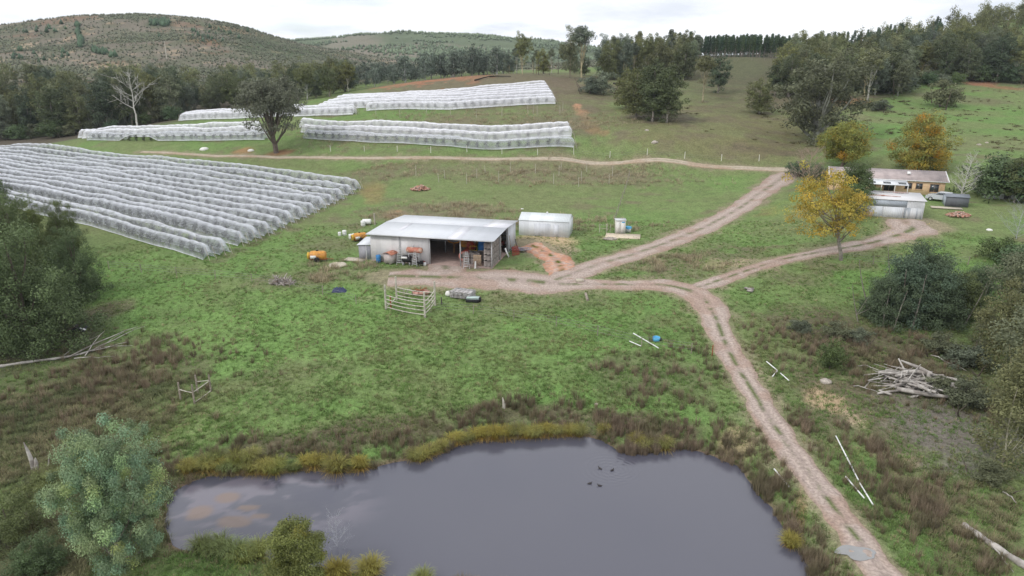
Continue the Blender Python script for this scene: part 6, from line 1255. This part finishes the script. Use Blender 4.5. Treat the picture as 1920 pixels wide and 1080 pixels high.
t = thing('plank_bench', 'grey broken planks lying on the grass right of the junction', 'planks', tuple(gp(1404,546)), -.6); q = MB(); q.box((0,0,.25),(1.1,.3,.12), Matrix.Rotation(.15,3,'Y')); q.box((-.1,.4,.2),(1.2,.22,.1), Matrix.Rotation(.5,3,'Z')); q.box((.2,-.3,.12),(.7,.3,.2)); q.build('planks', m_crate, t)
t = thing('blue_tub', 'light blue tub lying in the meadow beside the white poles', 'tub', tuple(gp(1230,639)), 0); q = MB(); q.lathe([(.28,0),(.36,.0),(.42,.42),(.38,.42),(.30,.08),(0,.08)], 16); q.build('tub', m_lblue, t); q = MB(); q.box((.5,.1,.1),(.3,.3,.2)); q.build('dark_lid', m_blk, t)
pole((1098,552),(1102,566), 'rotten brown log piece in the meadow below the road', .16, m_old, name='rotten_log')
for u,v,l in ((945,765,'pale broken stump among the rushes on the far bank'),): q = MB(); q.tube([(0,0,-.1),(.0,0,.4),(-.12,0,.95)],[.2,.15,.03],7); o = q.build('broken_stump', m_rail); o.location = gp(u,v); tag(o,l,'stump')

# ------------------------------------------------------------------ the house group
def brick_mat():
    m = mat('cream_brick', (.90,.64,.40), .85, .08, 3, .0, col2=(.85,.58,.36)); nt = m.node_tree; N, L = nt.nodes, nt.links; p = N['Principled BSDF']; b = N.new('ShaderNodeTexBrick'); b.inputs['Scale'].default_value = 4; b.inputs['Color1'].default_value=(1,1,1,1); b.inputs['Color2'].default_value=(.95,.93,.92,1); b.inputs['Mortar'].default_value=(.8,.82,.84,1)
    t = N.new('ShaderNodeTexCoord'); mp = N.new('ShaderNodeMapping'); mp.inputs['Rotation'].default_value=(math.pi/2,0,0); L.new(t.outputs['Object'], mp.inputs[0]); L.new(mp.outputs[0], b.inputs['Vector']); src = p.inputs['Base Color'].links[0].from_socket; mu = N.new('ShaderNodeMixRGB'); mu.blend_type='MULTIPLY'; mu.inputs[0].default_value=1; L.new(src, mu.inputs[1]); L.new(b.outputs[0], mu.inputs[2]); L.new(mu.outputs[0], p.inputs['Base Color']); return m
m_bk = brick_mat(); m_tile = ribbed('roof_tile', (.44,.37,.36), 20, .8, .15, (.36,.31,.31))
RH_ = math.atan2(-6.3, 16.6); HL = 18.5; HO = Vector((77.0, 122.7, 4.8))  # right end of the ridge, floor level
HS = thing('farmhouse', 'long cream brick farmhouse with a brown tiled gable roof', 'house', tuple(HO), RH_)
RD = 4.0; WH = 2.45; RR = 3.75
q = MB(); q.sheet((-HL,-RD-.35,WH),( .45,-RD-.35,WH),(.45,0,RR),(-HL,0,RR),.14); q.sheet((-HL,0,RR),(.45,0,RR),(.45,RD+.35,WH),(-HL,RD+.35,WH),.14); q.build('roof', m_tile, HS)
q = MB(); q.sheet((.46,-RD-.4,WH+.02),(.62,-RD-.4,WH+.02),(.62,0,RR+.04),(.46,0,RR+.04),.2); q.sheet((-HL-.15,-RD-.4,WH+.02),(-HL,-RD-.4,WH+.02),(-HL,0,RR+.04),(-HL-.15,0,RR+.04),.2); q.build('barge_board', m_wht, HS)
q = MB(); q.box((-HL/2+.1,-RD-.40,WH-.06),(HL+.5,.12,.14)); q.build('gutter', m_wht, HS)
wallbox('front_wall', -HL+.1,-RD,.0,-RD,-.6,WH,m_bk,HS,.2); wallbox('back_wall', -HL+.1,RD,.0,RD,-.6,WH,m_bk,HS,.2); wallbox('right_wall', 0,-RD+.12,0,RD-.12,-.6,WH-.05,m_bk,HS,.2); wallbox('left_wall', -HL+.1,-RD+.12,-HL+.1,RD-.12,-.6,WH-.05,m_bk,HS,.2)
q = MB(); q.add([(.0,-RD,WH-.1),(.0,RD,WH-.1),(.0,0,RR-.15)],[[0,1,2,2]]); q.add([(-HL+.1,-RD,WH-.1),(-HL+.1,RD,WH-.1),(-HL+.1,0,RR-.15)],[[0,1,2,2]]); q.build('gable', m_bk, HS)
q = MB(); q.box((-5.5,-1.8,RR-.35),(.5,.5,.5)); q.lathe([(0,0),(.28,.0),(.35,.15),(.2,.35),(0,.4)],12,(-5.5,-2.2,RR-.5)); q.build('roof_vent', m_wht, HS)
def window(x, w, h, z, par, y=-RD-.12, m=m_glass, bars=1):
    f = MB(); f.box((x,y,z+h/2),(w+.14,.08,.07)); f.box((x,y,z-h/2),(w+.14,.08,.07)); 
    for s in (-1,1): f.box((x+s*w/2,y,z),(.07,.08,h))
    for k in range(bars): f.box((x-w/2+w*(k+1)/(bars+1),y,z),(.05,.07,h))
    fr = f.build('window', m_wht if False else mat('window_frame', (.30,.22,.18), .6, .1, 3), par); g = MB(); g.box((x,y+.02,z),(w,.03,h)); g.build('pane', m, fr); s_ = MB(); s_.box((x,y-.06,z-h/2-.07),(w+.2,.16,.06)); s_.build('sill', m_bk, fr)
window(-5.55,1.0,1.0,1.45,HS); window(-3.9,1.0,1.0,1.45,HS); window(-1.55,1.35,1.35,1.25,HS)
window(-8.6,1.6,1.6,1.2,HS); window(-14.0,1.6,1.3,1.3,HS)
q = MB(); q.box((-11.2,-RD-.12,.95),(.95,.06,2.05)); q.build('front_door', mat('brown_door', (.25,.14,.09), .6, .1, 3), HS); q = MB(); q.box((-11.2+.3,-RD-.18,.95),(.08,.08,.08)); q.build('door_handle', m_alu, HS)
# verandah
q = MB(); VX0, VX1 = -13.0, -6.0; q.sheet((VX0,-RD-3.2,WH-.55),(VX1,-RD-3.2,WH-.55),(VX1,-RD-.1,WH-.08),(VX0,-RD-.1,WH-.08),.05); vr = q.build('verandah_roof', m_white, HS)
for x in (-11.7,-9.3,-6.9): q = MB(); q.sheet((x-.6,-RD-2.6,WH-.43),(x+.6,-RD-2.6,WH-.43),(x+.6,-RD-1.5,WH-.27),(x-.6,-RD-1.5,WH-.27),.03); q.build('skylight', m_glass, vr)
for x in (VX0+.1,-10.2,-8.1,VX1-.1): q = MB(); q.box((x,-RD-3.1,(WH-.55)/2-.2),(.1,.1,WH-.25)); q.build('verandah_post', m_wht, HS)
q = MB(); q.box(((VX0+VX1)/2,-RD-3.12,.35),(VX1-VX0,.04,.75)); q.build('verandah_rail', mat('rail_white', (.62,.62,.63), .6, .1, 3), HS); q = MB(); q.box(((VX0+VX1)/2,-RD-1.6,-.15),(VX1-VX0,3.0,.16)); q.build('verandah_floor', m_conc, HS)
# garage
g0, g1 = at_z(1619,404,3.95), at_z(1729,411,3.95); g0, g1 = Vector(g0), Vector(g1); RG = math.atan2(g1.y-g0.y, g1.x-g0.x); GW = (g1-g0).length
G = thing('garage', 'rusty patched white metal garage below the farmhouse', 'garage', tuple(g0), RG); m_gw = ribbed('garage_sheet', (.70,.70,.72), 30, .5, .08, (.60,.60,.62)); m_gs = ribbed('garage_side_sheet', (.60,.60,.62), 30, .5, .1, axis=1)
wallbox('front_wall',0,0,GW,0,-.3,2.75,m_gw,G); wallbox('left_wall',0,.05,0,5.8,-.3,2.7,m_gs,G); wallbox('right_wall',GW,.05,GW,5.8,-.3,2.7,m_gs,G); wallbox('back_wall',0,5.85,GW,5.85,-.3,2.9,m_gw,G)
q = MB(); q.sheet((-.15,-.2,2.78),(GW+.25,-.2,2.78),(GW+.25,6.0,3.1),(-.15,6.0,3.1)); q.build('roof', mat('garage_roof', (.68,.67,.68), .5, .08, .8, 0, col2=(.45,.25,.20), mixpos=(.62,.70), stretch=(.35,2.2,1)), G)
q = MB(); q.box((GW*.36,-.05,2.15),(GW*.70,.04,.95)); q.build('upper_panel', m_zinc, G)
for k, (x, w) in enumerate(((GW*.17,GW*.30),(GW*.49,GW*.33),(GW*.83,GW*.31))): q = MB(); q.box((x,-.055,.75),(w-.08,.04,1.75)); o = q.build('sliding_door', m_white if k < 2 else mat('streaked_door', (.60,.61,.63), .5, .15, 1.5, 0, col2=(.33,.36,.40), mixpos=(.5,.58), stretch=(2,2,.3)), G)
q = MB(); q.box((.75,-.25,.3),(.9,.3,.8)); q.build('side_crate', m_pallet, G)
rg = np.random.default_rng(12)
for k in range(8): q = MB(); a = rg.uniform(.3,GW-3); b = rg.uniform(1.0,5.2); L_ = rg.uniform(1.2,3.2); q.box((a+L_/2,b,2.83+b*.052+.07),(L_,.14,.06), Matrix.Rotation(rg.normal()*.12,3,'Z')); o = q.build('roof_plank', m_rrust if k%2 else m_blk if k%5==0 else m_crate); o.matrix_world = G.matrix_world if False else Matrix.Translation(g0) @ Matrix.Rotation(RG,4,'Z'); tag(o, 'loose rusty or grey plank lying on the garage roof', 'plank', 'planks on the garage roof')
# car
t = thing('parked_car', 'silver grey car parked between the farmhouse and the dark shed', 'car', tuple(gp(1763,377)), RH_+2.75); prof = [(-2.1,.35),(-2.15,.75),(-2.0,1.0),(-1.85,1.1),(-1.45,1.5),(.3,1.55),(1.0,1.08),(1.95,.92),(2.15,.65),(2.15,.35)]
q = MB(); n = len(prof); V = []
for s in (-1,1):
    for x, z in prof: V.append((x, s*(.88 if z < 1.15 else .66), z))
F = [[k,(k+1)%n,n+(k+1)%n,n+k] for k in range(n)]; q.add(V, F)
for s in (0, n):
    c = np.mean(V[s:s+n], 0); q.add(V[s:s+n]+[tuple(c)], [[k,(k+1)%n,n,n] for k in range(n)])
q.build('body', mat('silver_paint', (.50,.52,.55), .3, .03, 3, spec=.6), t)
q = MB(); q.sheet((-1.98,.6,1.12),(-1.98,-.6,1.12),(-1.52,-.55,1.47),(-1.52,.55,1.47),-.02); q.sheet((.40,-.55,1.50),(.40,.55,1.50),(.98,.62,1.12),(.98,-.62,1.12),-.02); q.build('windscreen', m_glass, t)
for s in (-1,1): q = MB(); q.sheet((-1.5,s*.86,1.14),(.75,s*.86,1.14),(.25,s*.70,1.46),(-1.3,s*.70,1.46),.02*s); q.build('side_window', m_glass, t)
for x in (-1.3,1.35):
    for s in (-1,1): q = MB(); q.lathe([(.0,-.1),(.32,-.1),(.35,0),(.32,.1),(.0,.1)],16,(x,s*.82,.35),'y'); w_ = q.build('wheel', m_blk, t); q = MB(); q.lathe([(0,s*.11),(.19,s*.105)],12,(x,s*.82,.35),'y'); q.build('rim', m_alu, w_)
for s in (-1,1): q = MB(); q.box((-2.14,s*.68,.85),(.06,.22,.18)); q.build('tail_light', m_redp, t); q = MB(); q.box((2.08,s*.62,.75),(.1,.3,.16)); q.build('headlight', m_wht, t)
# dark shed
q0_ = gp(1771,387); t = thing('dark_shed', 'low charcoal metal shed with a pale front edge beside the brick heap', 'shed', tuple(q0_), -.35); m_ch = ribbed('charcoal_sheet', (.13,.14,.155), 30, .5, .1)
wallbox('front_wall',0,0,3.3,0,0,1.6,m_ch,t); wallbox('left_wall',0,.05,0,2.2,0,1.7,m_zinc,t); wallbox('right_wall',3.3,.05,3.3,2.2,0,1.7,m_ch,t); wallbox('back_wall',0,2.25,3.3,2.25,0,1.6,m_ch,t); q = MB(); q.sheet((-.1,-.15,1.6),(3.4,-.15,1.6),(3.4,1.1,1.98),(-.1,1.1,1.98)); q.sheet((-.1,1.1,1.98),(3.4,1.1,1.98),(3.4,2.4,1.6),(-.1,2.4,1.6)); q.build('roof', mat('charcoal_roof', (.20,.22,.25), .4, .1, 2), t)
q = MB(); q.add([(0,.05,1.58),(0,2.2,1.58),(0,1.1,1.93)],[[0,1,2,2]]); q.add([(3.3,.05,1.58),(3.3,2.2,1.58),(3.3,1.1,1.93)],[[0,1,2,2]]); q.build('gable', m_ch, t)
q = MB(); q.box((0,0,.04),(4.4,1.6,.12)); o = q.build('paving_slab', m_conc); o.location = gp(1774,390); o.rotation_euler = (0,0,-.35); tag(o, 'pale slab on the lawn before the dark shed', 'slab')
# hidden shed at the right
q0_ = gp(1848,372); t = thing('old_shed', 'old grey white shed half hidden under the dark evergreens at the right', 'shed', tuple(q0_), -.25); wallbox('front_wall',0,0,6.6,0,-.3,2.1,m_gw,t); wallbox('left_wall',0,.05,0,4,-.3,2.1,m_gs,t); wallbox('right_wall',6.6,.05,6.6,4,-.3,2.1,m_gs,t); wallbox('back_wall',0,4.05,6.6,4.05,-.3,2.1,m_gw,t); q = MB(); q.sheet((-.2,-.3,2.12),(6.8,-.3,2.12),(6.8,4.3,2.6),(-.2,4.3,2.6)); q.build('roof', m_white, t)
q = MB(); q.box((3.2,-.05,1.0),(1.0,.04,1.9)); q.build('door', m_darkin, t)
# fallen leaves under the yellow tree
x, y = [], []; rg = np.random.default_rng(44)
for (u, v, a, n) in ((1560,420,90,900),(1500,400,60,300),(1572,360,40,200)): p = gp(u,v); x.append(p.x+rg.normal(size=n)*a*px_m(p)*.55); y.append(p.y+rg.normal(size=n)*3.4)
x, y = np.concatenate(x), np.concatenate(y); z = hgt(x,y)+.12; C = np.stack([x,y,z],1); mb = MB(); leaves(mb, C, .02, 1, .17, rg, 2.0, .1, .2, .5)
tag(mb.build('fallen_leaves', mat('fallen_leaf', (.50,.38,.10), .7, .2, 2)), 'yellow fallen leaves on the grass under the yellow tree', 'leaves', kind='stuff')
# the bin prototype must not linger if unused; thickets share labels only inside their group

# ------------------------------------------------------------------ the air
hz = MB(); hz.box((0, 450, 70), (3000, 2700, 190)); hm = bpy.data.materials.new('haze'); hm.use_nodes = True; hm.node_tree.nodes.clear()
ho = hm.node_tree.nodes.new('ShaderNodeOutputMaterial'); hv = hm.node_tree.nodes.new('ShaderNodeVolumePrincipled'); hv.inputs['Color'].default_value = (.80,.88,1,1); hv.inputs['Density'].default_value = 0.00010
hm.node_tree.links.new(hv.outputs[0], ho.inputs['Volume']); S.cycles.volume_bounces = 0
tag(hz.build('haze', hm), 'thin pale haze in the air over the valley', 'haze', kind='stuff')
